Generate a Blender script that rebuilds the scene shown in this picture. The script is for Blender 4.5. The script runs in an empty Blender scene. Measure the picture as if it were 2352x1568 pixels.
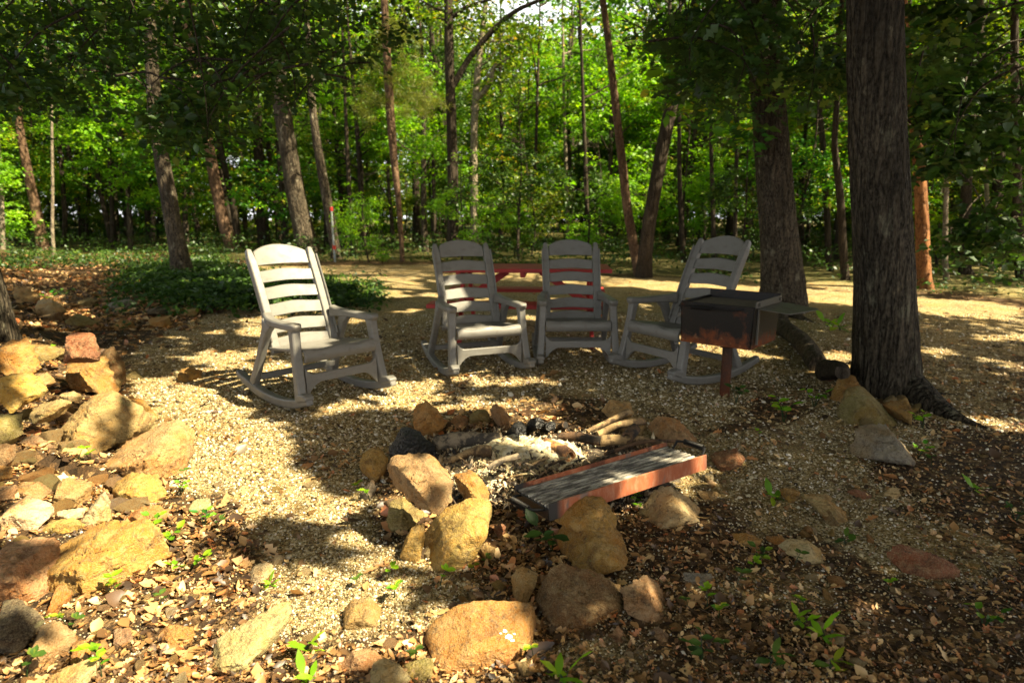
import bpy, bmesh, math, random
import numpy as np
from mathutils import Vector, Matrix
random.seed(7)
RNG = np.random.default_rng(11)
R = math.radians
scene = bpy.context.scene
COL = scene.collection

# ------------------------------------------------------------------ camera
F = 1450.0; CX = 1176.0; CY = 784.0; CAMH = 1.30; PITCH = R(11.3)
cp, sp = math.cos(PITCH), math.sin(PITCH)
FWD = np.array([0, cp, -sp]); UPV = np.array([0, sp, cp]); RGT = np.array([1.0, 0, 0])
CAM = np.array([0, 0, CAMH])
cd = bpy.data.cameras.new('camera'); cam = bpy.data.objects.new('camera', cd); COL.objects.link(cam)
cam.location = CAM; cam.rotation_euler = (R(90) - PITCH, 0, 0)
cd.sensor_width = 36; cd.lens = 36 * F / 2352; cd.clip_start = 0.05; cd.clip_end = 800
cd.dof.use_dof = True; cd.dof.focus_distance = 2.9; cd.dof.aperture_fstop = 2.6
scene.camera = cam

# sun direction (towards the sun)
SUN_EL = R(50); SUN_AZ = R(-22)           # azimuth from +x towards -y
SUN = np.array([math.cos(SUN_EL) * math.cos(SUN_AZ), math.cos(SUN_EL) * math.sin(SUN_AZ), math.sin(SUN_EL)])

# ------------------------------------------------------------------ noise
def _h(ix, iy, iz, seed):
    n = (ix * 374761393 + iy * 668265263 + iz * 2147483647 + seed * 974634777) & 0xffffffff
    n = ((n ^ (n >> 13)) * 1274126177) & 0xffffffff
    n = ((n ^ (n >> 16)) * 2246822519) & 0xffffffff
    return ((n ^ (n >> 15)) & 0xffffff) / float(0xffffff)
def vn(x, y, z=None, seed=0):
    x = np.asarray(x, float); y = np.asarray(y, float); z = np.zeros_like(x) if z is None else np.asarray(z, float)
    ix, iy, iz = np.floor(x).astype(np.int64), np.floor(y).astype(np.int64), np.floor(z).astype(np.int64)
    fx, fy, fz = x - ix, y - iy, z - iz
    fx, fy, fz = [t * t * (3 - 2 * t) for t in (fx, fy, fz)]
    r = 0
    for a in (0, 1):
        for b in (0, 1):
            for c in (0, 1):
                w = (fx if a else 1 - fx) * (fy if b else 1 - fy) * (fz if c else 1 - fz)
                r = r + w * _h(ix + a, iy + b, iz + c, seed)
    return r
def fbm(x, y, z=None, o=4, seed=0):
    s = 0; a = 1; t = 0; k = 1.0
    for i in range(o):
        s = s + a * vn(np.asarray(x) * k, np.asarray(y) * k, None if z is None else np.asarray(z) * k, seed + i * 17)
        t += a; a *= .5; k *= 2.03
    return s / t

# ------------------------------------------------------------------ terrain
def sstep(a, b, x):
    t = np.clip((x - a) / (b - a), 0, 1); return t * t * (3 - 2 * t)
def H(x, y):
    x = np.asarray(x, float); y = np.asarray(y, float)
    bx = -1.55 - 0.78 * (y - 2.9)                      # foot of the stony bank
    bx = np.where(y < 2.9, -1.75 + 0.10 * (2.9 - y), bx)
    t = bx - x
    z = 0.26 * sstep(0.0, 1.3, t) + 0.05 * np.clip(t - 1.3, 0, 8)
    z = z * sstep(30, 16, y)
    far = sstep(8, 22, y)
    z = z - 0.10 * sstep(1.0, 6.0, x) * sstep(14, 7, y) * sstep(0, 3, y)
    z = z + 0.05 * (fbm(x * .5, y * .5, o=3, seed=3) - .5) + .025 * (fbm(x * 2.2, y * 2.2, o=3, seed=5) - .5)
    z = z + far * .25 * (fbm(x * .12, y * .12, o=2, seed=9) - .5) * sstep(20, 34, y)
    return z
def ray(px, py):
    d = FWD + RGT * (px - CX) / F + UPV * (CY - py) / F
    return d
def G(px, py, dz=0.0):
    """ground point seen at a photo position (2352 wide), dz above the ground"""
    d = ray(px, py); z = 0.0
    for i in range(14):
        t = (z + dz - CAMH) / d[2] if d[2] < -1e-3 else 60
        t = min(t, 90)
        p = CAM + d * t
        zn = float(H(p[0], p[1])); z = z * .4 + zn * .6
    return np.array([p[0], p[1], float(H(p[0], p[1])) + dz])
def AT(px, py, Y):
    """point on the photo ray at forward distance Y"""
    d = ray(px, py); return CAM + d * (Y / d[1])
def Garr(px, py):
    d = FWD[None] + RGT[None] * ((px - CX) / F)[:, None] + UPV[None] * ((CY - py) / F)[:, None]
    z = np.zeros(len(px))
    for i in range(12):
        t = np.minimum((z - CAMH) / np.minimum(d[:, 2], -1e-3), 90)
        P = CAM[None] + d * t[:, None]
        z = z * .4 + H(P[:, 0], P[:, 1]) * .6
    P[:, 2] = H(P[:, 0], P[:, 1]); return P
def inpoly(x, y, poly):
    x = np.asarray(x); y = np.asarray(y); c = np.zeros(x.shape, bool); n = len(poly); j = n - 1
    for i in range(n):
        xi, yi = poly[i][0], poly[i][1]; xj, yj = poly[j][0], poly[j][1]
        with np.errstate(divide='ignore', invalid='ignore'):
            c ^= ((yi > y) != (yj > y)) & (x < (xj - xi) * (y - yi) / (yj - yi + 1e-12) + xi)
        j = i
    return c
def gpoly(pts):
    return [tuple(G(a, b)[:2]) for a, b in pts]
def project(P):
    d = P - CAM; f = d @ FWD
    ff = np.where(np.abs(f) < 1e-6, 1e-6, f)
    return CX + F * (d @ RGT) / ff, CY - F * (d @ UPV) / ff, f

# ------------------------------------------------------------------ tagging
def link(o): COL.objects.link(o); return o
def tag(o, label, cat, group=None, kind=None):
    if label: o['label'] = label
    if cat: o['category'] = cat
    if group: o['group'] = group
    if kind: o['kind'] = kind
    return o
def empty(name, loc=(0, 0, 0), rz=0, label=None, cat=None, group=None, parent=None):
    o = link(bpy.data.objects.new(name, None)); o.location = loc; o.rotation_euler = (0, 0, rz)
    o.empty_display_size = .2
    if parent: o.parent = parent
    return tag(o, label, cat, group)
def mobj(name, me, mat=None, parent=None, loc=None):
    o = link(bpy.data.objects.new(name, me))
    if mat: me.materials.clear(); me.materials.append(mat)
    if parent: o.parent = parent
    if loc is not None: o.location = loc
    return o
def bobj(name, bm, mat, parent=None, smooth=True, bevel=0, sharp=40):
    me = bpy.data.meshes.new(name); bmesh.ops.recalc_face_normals(bm, faces=bm.faces[:]); bm.to_mesh(me); bm.free()
    if smooth:
        me.polygons.foreach_set('use_smooth', [True] * len(me.polygons))
        me.set_sharp_from_angle(angle=R(sharp))
    o = mobj(name, me, mat, parent)
    if bevel:
        m = o.modifiers.new('bevel', 'BEVEL'); m.width = bevel; m.segments = 2; m.limit_method = 'ANGLE'; m.angle_limit = R(40)
        m.harden_normals = False
    return o
def fastmesh(name, V, faces, k, rnd=None, smooth=False):
    """V (n,3), faces (m,k) -> mesh; rnd per-face float attribute"""
    me = bpy.data.meshes.new(name)
    me.vertices.add(len(V)); me.vertices.foreach_set('co', np.ascontiguousarray(V, np.float32).ravel())
    m = len(faces); me.loops.add(m * k); me.polygons.add(m)
    me.loops.foreach_set('vertex_index', np.ascontiguousarray(faces, np.int32).ravel())
    me.polygons.foreach_set('loop_start', np.arange(0, m * k, k, dtype=np.int32))
    if smooth: me.polygons.foreach_set('use_smooth', np.ones(m, bool))
    me.update(calc_edges=True)
    if rnd is not None:
        a = me.attributes.new('rnd', 'FLOAT', 'FACE'); a.data.foreach_set('value', np.ascontiguousarray(rnd, np.float32))
    return me
def rotm(rx, ry, rz):
    """arrays -> (n,3,3) Rz*Ry*Rx"""
    n = len(rx); cx, sx, cy, sy, cz, sz = np.cos(rx), np.sin(rx), np.cos(ry), np.sin(ry), np.cos(rz), np.sin(rz)
    M = np.empty((n, 3, 3))
    M[:, 0, 0] = cz * cy; M[:, 0, 1] = cz * sy * sx - sz * cx; M[:, 0, 2] = cz * sy * cx + sz * sx
    M[:, 1, 0] = sz * cy; M[:, 1, 1] = sz * sy * sx + cz * cx; M[:, 1, 2] = sz * sy * cx - cz * sx
    M[:, 2, 0] = -sy; M[:, 2, 1] = cy * sx; M[:, 2, 2] = cy * cx
    return M
def massarr(T, Fc, P, M, S, rnd=None):
    """T (v,3) template, Fc (f,k), instance arrays -> V, F, rnd"""
    n = len(P); v = len(T)
    if np.ndim(S) == 1: S = S[:, None]
    L = T[None] * S[:, None, :]                       # n,v,3
    V = np.einsum('nij,nvj->nvi', M, L) + P[:, None, :]
    Fo = Fc[None] + (np.arange(n) * v)[:, None, None]
    r = None if rnd is None else np.repeat(rnd, len(Fc))
    return V.reshape(-1, 3), Fo.reshape(-1, Fc.shape[1]), r
def join_arr(parts):
    off = 0; Vs = []; Fs = []; Rs = []
    for V, Fc, r in parts:
        Vs.append(V); Fs.append(Fc + off); Rs.append(r); off += len(V)
    return np.concatenate(Vs), np.concatenate(Fs), np.concatenate(Rs)

# ------------------------------------------------------------------ materials
def newmat(name):
    m = bpy.data.materials.new(name); m.use_nodes = True; nt = m.node_tree; nt.nodes.clear()
    out = nt.nodes.new('ShaderNodeOutputMaterial'); return m, nt, out
class NT:
    def __init__(s, nt): s.nt = nt
    def n(s, t, **kw):
        nd = s.nt.nodes.new('ShaderNode' + t)
        for k, v in kw.items():
            if k.startswith('i_'):
                key = k[2:]; key = int(key) if key.isdigit() else key.replace('_', ' ')
                inp = nd.inputs[key]
                if isinstance(v, bpy.types.NodeSocket): s.nt.links.new(v, inp)
                else: inp.default_value = v
            else: setattr(nd, k, v)
        return nd
    def l(s, a, b): s.nt.links.new(a, b)
    def ramp(s, fac, stops, interp='LINEAR'):
        nd = s.nt.nodes.new('ShaderNodeValToRGB'); cr = nd.color_ramp; cr.interpolation = interp
        while len(cr.elements) < len(stops): cr.elements.new(.5)
        for e, (p, c) in zip(cr.elements, stops):
            e.position = p; e.color = (c[0], c[1], c[2], 1) if hasattr(c, '__len__') else (c, c, c, 1)
        s.l(fac, nd.inputs[0]); return nd.outputs[0]
    def mix(s, f, a, b, bt='MIX'):
        nd = s.nt.nodes.new('ShaderNodeMix'); nd.data_type = 'RGBA'; nd.blend_type = bt
        for i, v in ((0, f), (6, a), (7, b)):
            if isinstance(v, bpy.types.NodeSocket): s.l(v, nd.inputs[i])
            else: nd.inputs[i].default_value = v if i == 0 else (v[0], v[1], v[2], 1)
        return nd.outputs[2]
    def math(s, op, a, b=0.5, c=None):
        nd = s.nt.nodes.new('ShaderNodeMath'); nd.operation = op
        for i, v in ((0, a), (1, b), (2, c)):
            if v is None: continue
            if isinstance(v, bpy.types.NodeSocket): s.l(v, nd.inputs[i])
            else: nd.inputs[i].default_value = v
        return nd.outputs[0]
    def noise(s, vec, scale, detail=4, rough=.55, dist=0):
        nd = s.n('TexNoise'); nd.inputs['Scale'].default_value = scale; nd.inputs['Detail'].default_value = detail
        nd.inputs['Roughness'].default_value = rough; nd.inputs['Distortion'].default_value = dist
        if vec is not None: s.l(vec, nd.inputs['Vector'])
        return nd.outputs['Fac']
    def map(s, vec, scale=(1, 1, 1), loc=(0, 0, 0), rot=(0, 0, 0)):
        nd = s.n('Mapping'); nd.inputs['Scale'].default_value = scale; nd.inputs['Location'].default_value = loc
        nd.inputs['Rotation'].default_value = rot; s.l(vec, nd.inputs['Vector']); return nd.outputs[0]
    def obj(s): return s.n('TexCoord').outputs['Object']
    def attr(s, name, out='Fac'): return s.n('Attribute', attribute_name=name).outputs[out]
    def bump(s, h, strength=.5, dist=.01, nrm=None):
        nd = s.n('Bump'); nd.inputs['Strength'].default_value = strength; nd.inputs['Distance'].default_value = dist
        s.l(h, nd.inputs['Height'])
        if nrm: s.l(nrm, nd.inputs['Normal'])
        return nd.outputs[0]
def principled(n, out, base, rough=.8, nrm=None, metal=0, spec=.4, **kw):
    p = n.n('BsdfPrincipled')
    for k, v in (('Base Color', base), ('Roughness', rough), ('Metallic', metal), ('Specular IOR Level', spec)):
        if isinstance(v, bpy.types.NodeSocket): n.l(v, p.inputs[k])
        else: p.inputs[k].default_value = (*v, 1) if hasattr(v, '__len__') else v
    if nrm: n.l(nrm, p.inputs['Normal'])
    n.l(p.outputs[0], out.inputs[0]); return p

def leafmat(name, stops, trans=.40, gloss=.035, rough=.5, tcol=(1.3, 1.35, .5), objvar=.0):
    m, nt, out = newmat(name); n = NT(nt)
    r = n.attr('rnd'); c = n.ramp(r, stops)
    if objvar:
        oi = n.n('ObjectInfo').outputs['Random']
        hs = n.n('HueSaturation'); n.l(c, hs.inputs['Color'])
        n.l(n.math('MULTIPLY_ADD', oi, .05, .475), hs.inputs['Hue'])
        n.l(n.math('MULTIPLY_ADD', oi, objvar, 1 - objvar * .5), hs.inputs['Value']); c = hs.outputs[0]
    d = n.n('BsdfDiffuse'); n.l(c, d.inputs[0])
    t = n.n('BsdfTranslucent'); n.l(n.mix(1.0, c, tcol, 'MULTIPLY'), t.inputs[0])
    g = n.n('BsdfGlossy'); g.inputs['Roughness'].default_value = rough; g.inputs[0].default_value = (.9, .95, 1, 1)
    m1 = n.n('MixShader'); m1.inputs[0].default_value = trans; n.l(d.outputs[0], m1.inputs[1]); n.l(t.outputs[0], m1.inputs[2])
    m2 = n.n('MixShader'); m2.inputs[0].default_value = gloss
    n.l(m1.outputs[0], m2.inputs[1]); n.l(g.outputs[0], m2.inputs[2]); n.l(m2.outputs[0], out.inputs[0]); return m
GREEN = [(0, (.014, .05, .003)), (.3, (.042, .125, .004)), (.65, (.11, .235, .005)), (.93, (.25, .37, .008)), (1, (.42, .33, .03))]
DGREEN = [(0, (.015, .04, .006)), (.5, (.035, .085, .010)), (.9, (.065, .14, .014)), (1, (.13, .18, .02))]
BGREEN = [(0, (.09, .22, .005)), (.5, (.15, .36, .006)), (1, (.30, .48, .01))]
YGREEN = [(0, (.07, .10, .012)), (.5, (.13, .17, .015)), (1, (.24, .24, .03))]
M_leaf = leafmat('leaves_forest', GREEN, objvar=.5)
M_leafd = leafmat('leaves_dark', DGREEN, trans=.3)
M_leafc = leafmat('leaves_high', DGREEN, trans=.15)
M_leafb = leafmat('leaves_bright', BGREEN, trans=.5)
M_needle = leafmat('pine_needles', YGREEN, trans=.3)
LITTER = [(0, (.03, .016, .008)), (.20, (.075, .038, .015)), (.40, (.19, .10, .035)), (.56, (.36, .20, .070)), (.70, (.52, .33, .14)), (.80, (.42, .13, .035)), (.88, (.66, .48, .25)), (.96, (.60, .40, .16)), (1, (.12, .10, .07))]
M_litter = leafmat('dry_leaves', LITTER, trans=.18, gloss=.05, rough=.5, tcol=(1.2, .9, .5))

def barkmat(name, c0, c1, c2, scale=14, zs=.16, strength=.9, dist=.03, patch=None):
    m, nt, out = newmat(name); n = NT(nt); o = n.obj()
    v = n.map(o, (scale, scale, scale * zs))
    vo = n.n('TexVoronoi', feature='DISTANCE_TO_EDGE'); vo.inputs['Scale'].default_value = 1
    wr = n.noise(v, 1.3, 3); ad = n.n('VectorMath', operation='ADD'); n.l(v, ad.inputs[0])
    mm = n.n('VectorMath', operation='SCALE'); nn = n.n('TexNoise'); nn.inputs['Scale'].default_value = 1.5; n.l(v, nn.inputs[0]); n.l(nn.outputs['Color'], mm.inputs[0]); mm.inputs['Scale'].default_value = .9
    n.l(mm.outputs[0], ad.inputs[1]); n.l(ad.outputs[0], vo.inputs['Vector'])
    e = n.ramp(vo.outputs['Distance'], [(0, 0), (.22, .8), (.5, 1)])
    fine = n.noise(n.map(o, (60, 60, 25)), 1, 5, .65)
    big = n.noise(n.map(o, (3, 3, 1.2)), 1, 4)
    c = n.mix(e, c0, c1); c = n.mix(n.ramp(fine, [(.4, 0), (.7, 1)]), c, c2)
    c = n.mix(n.ramp(big, [(.35, 0), (.75, .7)]), c, (c0[0] * 1.1, c0[1] * 1.1, c0[2]))
    if patch: c = n.mix(n.ramp(n.noise(n.map(o, (6, 6, 3)), 1, 5, .7), [(.58, 0), (.66, .7)]), c, patch)
    h = n.math('ADD', n.math('MULTIPLY', e, 1.0), n.math('MULTIPLY', fine, .35))
    principled(n, out, c, .9, n.bump(h, strength, dist), spec=.2); return m
M_bark = barkmat('bark_grey_brown', (.009, .007, .004), (.055, .043, .028), (.125, .105, .075), patch=(.17, .16, .11), scale=19, zs=.13, strength=1.0, dist=.05)
M_bark2 = barkmat('bark_mottled', (.012, .009, .006), (.065, .05, .032), (.17, .14, .10), scale=11, patch=(.24, .22, .16), zs=.2, strength=1, dist=.05)
M_barkp = barkmat('bark_pine', (.035, .02, .012), (.15, .092, .055), (.24, .155, .10), scale=7, zs=.4)
M_barkr = barkmat('bark_red', (.06, .022, .01), (.27, .115, .04), (.36, .18, .075), scale=7, zs=.4)
M_barkl = barkmat('bark_pale', (.09, .07, .05), (.26, .22, .16), (.36, .32, .24), scale=6, zs=.5)
M_barkd = barkmat('bark_dark', (.012, .009, .006), (.045, .034, .024), (.08, .062, .045), scale=9)

def rockmat():
    m, nt, out = newmat('sandstone'); n = NT(nt)
    oi = n.n('ObjectInfo'); o = n.obj()
    off = n.n('VectorMath', operation='ADD'); n.l(o, off.inputs[0])
    sc = n.n('VectorMath', operation='SCALE'); n.l(oi.outputs['Color'], sc.inputs[0]); sc.inputs['Scale'].default_value = 37; 
    cmb = n.n('CombineXYZ'); n.l(n.math('MULTIPLY', oi.outputs['Random'], 50), cmb.inputs[0]); n.l(cmb.outputs[0], off.inputs[1])
    v = off.outputs[0]; col = oi.outputs['Color']
    big = n.noise(v, 5, 4, .55, .6); mid = n.noise(v, 19, 5, .65, .3); fine = n.noise(v, 210, 3, .7); 
    warm = n.mix(1.0, col, (1.0, .70, .34), 'MULTIPLY'); pale = n.mix(.35, col, (.46, .37, .20)); dark = n.mix(1.0, col, (.42, .34, .30), 'MULTIPLY')
    c = n.mix(n.ramp(big, [(.40, 0), (.62, .85)]), col, warm)
    c = n.mix(n.ramp(mid, [(.47, 0), (.62, .6)]), c, pale)
    c = n.mix(n.ramp(n.noise(v, 9, 6, .72, 1.4), [(.52, 0), (.64, .85)]), c, dark)
    st = n.noise(n.map(v, (14, 14, 120), rot=(.5, .3, 0)), 1, 4, .6, .5)
    c = n.mix(n.ramp(st, [(.55, 0), (.70, .35)]), c, warm)
    c = n.mix(n.ramp(n.noise(v, 17, 7, .8, .8), [(.55, 0), (.62, .55)]), c, (.10, .062, .03))
    c = n.mix(n.ramp(n.noise(v, 33, 6, .75), [(.57, 0), (.64, .7)]), c, (.06, .042, .025))
    c = n.mix(n.ramp(fine, [(.45, 0), (.75, .35)]), c, (.52, .43, .27))
    c = n.mix(n.ramp(n.noise(v, 8, 5, .7, 2), [(.60, 0), (.69, .35)]), c, (.20, .24, .10))
    cr = n.n('TexVoronoi', feature='DISTANCE_TO_EDGE'); cr.inputs['Scale'].default_value = 9; n.l(n.map(v, (1, 1, 1.8)), cr.inputs['Vector'])
    crk = n.ramp(cr.outputs['Distance'], [(0, 0), (.012, 1)])
    h = n.math('ADD', n.math('MULTIPLY', mid, 1.0), n.math('MULTIPLY', fine, .18)); h = n.math('ADD', h, n.math('MULTIPLY', st, .30))
    h = n.math('ADD', h, n.math('MULTIPLY', n.noise(v, 70, 4, .7), .7)); h = n.math('ADD', h, n.math('MULTIPLY', crk, .10))
    principled(n, out, c, .88, n.bump(h, 1.0, .018), spec=.25); return m
M_rock = rockmat()

def groundmat():
    m, nt, out = newmat('ground_litter_gravel'); n = NT(nt); o = n.obj()
    g = n.attr('gravel'); gr = n.attr('grass')
    wn = n.noise(o, 7, 6, .7)
    gm = n.math('ADD', g, n.math('MULTIPLY_ADD', wn, 1.4, -.7)); gm = n.ramp(gm, [(.38, 0), (.62, 1)])
    vo = n.n('TexVoronoi'); vo.inputs['Scale'].default_value = 95; n.l(o, vo.inputs['Vector'])
    cellr = n.n('SeparateColor'); n.l(vo.outputs['Color'], cellr.inputs[0])
    gc = n.ramp(cellr.outputs[0], [(0, (.05, .036, .018)), (.3, (.20, .14, .055)), (.6, (.32, .25, .125)), (.85, (.46, .385, .22)), (1, (.58, .52, .37))])
    yel = n.ramp(n.noise(o, 2.3, 5, .6), [(.4, 0), (.7, .6)])
    gc = n.mix(yel, gc, (.33, .21, .06))
    vl = n.n('TexVoronoi'); vl.inputs['Scale'].default_value = 24; vl.inputs['Randomness'].default_value = 1
    n.l(n.map(o, (1, 1.6, 1)), vl.inputs['Vector']); sl = n.n('SeparateColor'); n.l(vl.outputs['Color'], sl.inputs[0])
    lc = n.ramp(sl.outputs[1], [(0, (.02, .013, .007)), (.4, (.07, .04, .018)), (.7, (.15, .085, .035)), (1, (.28, .18, .08))])
    lc = n.mix(n.ramp(n.noise(o, 60, 4, .7), [(.4, .7), (.65, 0)]), lc, (.03, .02, .012))
    c = n.mix(gm, lc, gc)
    patch = n.ramp(n.noise(o, 1.7, 6, .7, .5), [(.50, 0), (.62, .75)])
    lv2 = n.n('TexVoronoi'); lv2.inputs['Scale'].default_value = 30; n.l(o, lv2.inputs['Vector']); s2 = n.n('SeparateColor'); n.l(lv2.outputs['Color'], s2.inputs[0])
    c = n.mix(n.math('MULTIPLY', patch, n.ramp(s2.outputs[2], [(.45, 0), (.5, 1)])), c, lc)
    c = n.mix(n.math('MULTIPLY', gr, n.ramp(n.noise(o, 30, 5, .7), [(.4, .3), (.6, 1)])), c, (.045, .10, .012))
    h = n.math('SUBTRACT', 1.0, vo.outputs['Distance'])
    h = n.math('ADD', n.math('MULTIPLY', h, .8), n.math('MULTIPLY', n.noise(o, 45, 5, .7), .9))
    principled(n, out, c, .93, n.bump(h, .9, .012), spec=.2); return m
M_ground = groundmat()
# ================================================================== GROUND
GRAV_PX = [(480,612),(1000,606),(1500,642),(1950,668),(2360,700),(2360,760),(1960,790),(1760,880),(1640,985),(1500,930),(1250,905),(930,1000),(850,1150),(880,1250),(1150,1350),(1180,1420),(1000,1420),(760,1450),(640,1460),(600,1250),(540,1130),(420,1130),(340,970),(285,830),(420,740),(560,700),(820,700),(820,650),(600,640)]
GRAV = gpoly(GRAV_PX)
HALF = [gpoly(p) for p in (
    [(1640,990),(1780,1000),(2000,1090),(2050,1180),(1950,1260),(1700,1230),(1600,1100)],
    [(1130,1390),(1560,1440),(1500,1568),(1080,1568)],
    [(1960,790),(2360,760),(2360,1000),(2150,980),(1960,900),(1760,900)],
    [(1560,1290),(2000,1290),(1950,1420),(1600,1420)],
    [(780,1440),(960,1400),(960,1440),(860,1500)])]
GRASS = [gpoly(p) for p in (
    [(430,618),(620,625),(860,650),(850,700),(600,690),(400,680),(300,640),(440,600),(500,585),(520,600)],
    [(1840,720),(1920,730),(1930,780),(1860,760)])]
def gweight(x, y):
    w = 0
    k = 7
    for i in range(k):
        a = i * 2.4; r = (.04 + .10 * i / k) * np.clip(y / 3, 1, 5)
        xx, yy = x + np.cos(a) * r, y + np.sin(a) * r * 1.3
        q = inpoly(xx, yy, GRAV).astype(float)
        for h in HALF: q = np.maximum(q, .6 * inpoly(xx, yy, h))
        w = w + q
    w = w / k
    return np.maximum(w, .12 + .55 * sstep(.48, .58, fbm(x * 1.3, y * 1.3, o=3, seed=61)) * sstep(.3, 1.0, x))
def grweight(x, y):
    w = 0
    for i in range(5):
        xx, yy = x + .4 * math.cos(i * 2.4), y + .4 * math.sin(i * 2.4)
        q = np.zeros(np.shape(x))
        for h in GRASS: q = np.maximum(q, inpoly(xx, yy, h))
        w = w + q
    return w / 5
tx = np.linspace(-1, 1, 440); ty = np.linspace(-.42, 1, 390)
gx = 2.0 * np.sinh(4.3 * tx) * (1 + 1.1 * np.abs(tx) ** 8); gy = 3.6 + 2.0 * np.sinh(5.2 * ty)
XX, YY = np.meshgrid(gx, gy); ZZ = H(XX, YY)
W = len(gx); Hn = len(gy)
idx = np.arange(W * Hn).reshape(Hn, W)
Fg = np.stack([idx[:-1, :-1], idx[:-1, 1:], idx[1:, 1:], idx[1:, :-1]], -1).reshape(-1, 4)
gw = gweight(XX.ravel(), YY.ravel()); grw = grweight(XX.ravel(), YY.ravel())
forest = np.zeros(XX.size)
me = fastmesh('ground', np.stack([XX.ravel(), YY.ravel(), ZZ.ravel()], -1), Fg, 4, smooth=True)
a = me.attributes.new('gravel', 'FLOAT', 'POINT'); a.data.foreach_set('value', gw.astype(np.float32))
EDGE = gpoly([(-200, 574), (300, 580), (500, 600), (1000, 604), (1500, 641), (1950, 664), (2352, 694), (2600, 715)])
def beyond(x, y):
    """how far a point lies beyond the clearing edge"""
    ex = np.array([e[0] for e in EDGE]); ey = np.array([e[1] for e in EDGE])
    o_ = np.argsort(ex); return y - np.interp(x, ex[o_], ey[o_])
grw = np.maximum(grw, sstep(0, 1.5, beyond(XX.ravel(), YY.ravel())) * .5)
a = me.attributes.new('grass', 'FLOAT', 'POINT'); a.data.foreach_set('value', grw.astype(np.float32))
ground = mobj('ground', me, M_ground); ground['kind'] = 'structure'

# ---- gravel pebbles (real stones lying on the sheet)
def pebble_t(seed):
    r = np.random.default_rng(seed)
    T = np.array([[1, 0, 0], [.3, .8, .1], [-.7, .6, 0], [-.9, -.3, 0], [0, -.8, 0], [.2, .1, .62], [-.3, -.1, .5], [0, 0, -.5]], float)
    T += r.normal(0, .09, T.shape)
    Fc = [[0, 1, 5], [1, 2, 5], [2, 6, 5], [2, 3, 6], [3, 4, 6], [4, 5, 6], [4, 0, 5], [1, 0, 7], [2, 1, 7], [3, 2, 7], [4, 3, 7], [0, 4, 7]]
    return T, np.array(Fc)
def scatter_px(n, y0=600, y1=1640, x0=-80, x1=2440, pw=1.0):
    px = RNG.uniform(x0, x1, n); py = y0 + (y1 - y0) * RNG.uniform(0, 1, n) ** pw
    return Garr(px, py)
def pebbles():
    P = scatter_px(190000, y0=720)
    w = gweight(P[:, 0], P[:, 1]); nz = fbm(P[:, 0] * 3, P[:, 1] * 3, o=3, seed=41)
    keep = RNG.uniform(0, 1, len(P)) < np.clip(w * 1.0 + (nz - .5) * 1.2 * (w > .15) + .02, .03, 1)
    P = P[keep]; n = len(P); d = P[:, 1]
    s = np.clip(.0019 * d, .0032, .0085) * RNG.lognormal(0, .38, n)
    P[:, 2] += s * .15
    parts = []
    ti = RNG.integers(0, 4, n)
    for k in range(4):
        T, Fc = pebble_t(k); q = ti == k; m = q.sum()
        M = rotm(RNG.normal(0, .5, m), RNG.normal(0, .5, m), RNG.uniform(0, 6.3, m))
        parts.append(massarr(T, Fc, P[q], M, s[q], RNG.uniform(0, 1, m)))
    V, Fc, r = join_arr(parts)
    m, nt, out = newmat('gravel_stones'); nn = NT(nt)
    c = nn.ramp(nn.attr('rnd'), [(0, (.05, .038, .022)), (.25, (.17, .12, .05)), (.5, (.30, .23, .11)), (.7, (.43, .36, .21)), (.88, (.54, .48, .35)), (.97, (.72, .69, .62)), (1, (.38, .17, .06))])
    principled(nn, out, c, .8, spec=.3)
    o = mobj('gravel', fastmesh('gravel', V, Fc, 3, r), m); o['kind'] = 'stuff'; o['label'] = 'pale crushed gravel strewn over the path and clearing'
pebbles()

# ---- dry leaves
def leaf_template(kind, seed=0):
    r = np.random.default_rng(seed)
    if kind == 'oak':
        ys = np.array([0, .14, .30, .42, .58, .70, .86, 1.0]); ws = np.array([.03, .16, .10, .30, .13, .27, .12, .02])
    elif kind == 'long':
        ys = np.array([0, .2, .4, .6, .8, 1.0]); ws = np.array([.02, .13, .18, .17, .10, .01])
    else:
        ys = np.array([0, .2, .4, .6, .8, 1.0]); ws = np.array([.02, .22, .31, .28, .16, .01])
    curl = r.uniform(.3, 1.6); bend = r.uniform(-.7, .9)
    T = []
    for y, w in zip(ys, ws):
        zc = bend * (y - .5) ** 2 * .5
        T += [[-w, y, zc + curl * w * w + r.normal(0, .015)], [0, y, zc], [w, y, zc + curl * w * w + r.normal(0, .015)]]
    Fc = []
    for i in range(len(ys) - 1):
        b = i * 3; Fc += [[b, b + 1, b + 4, b + 3], [b + 1, b + 2, b + 5, b + 4]]
    T = np.array(T); T[:, 1] -= .5; return T, np.array(Fc)
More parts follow.
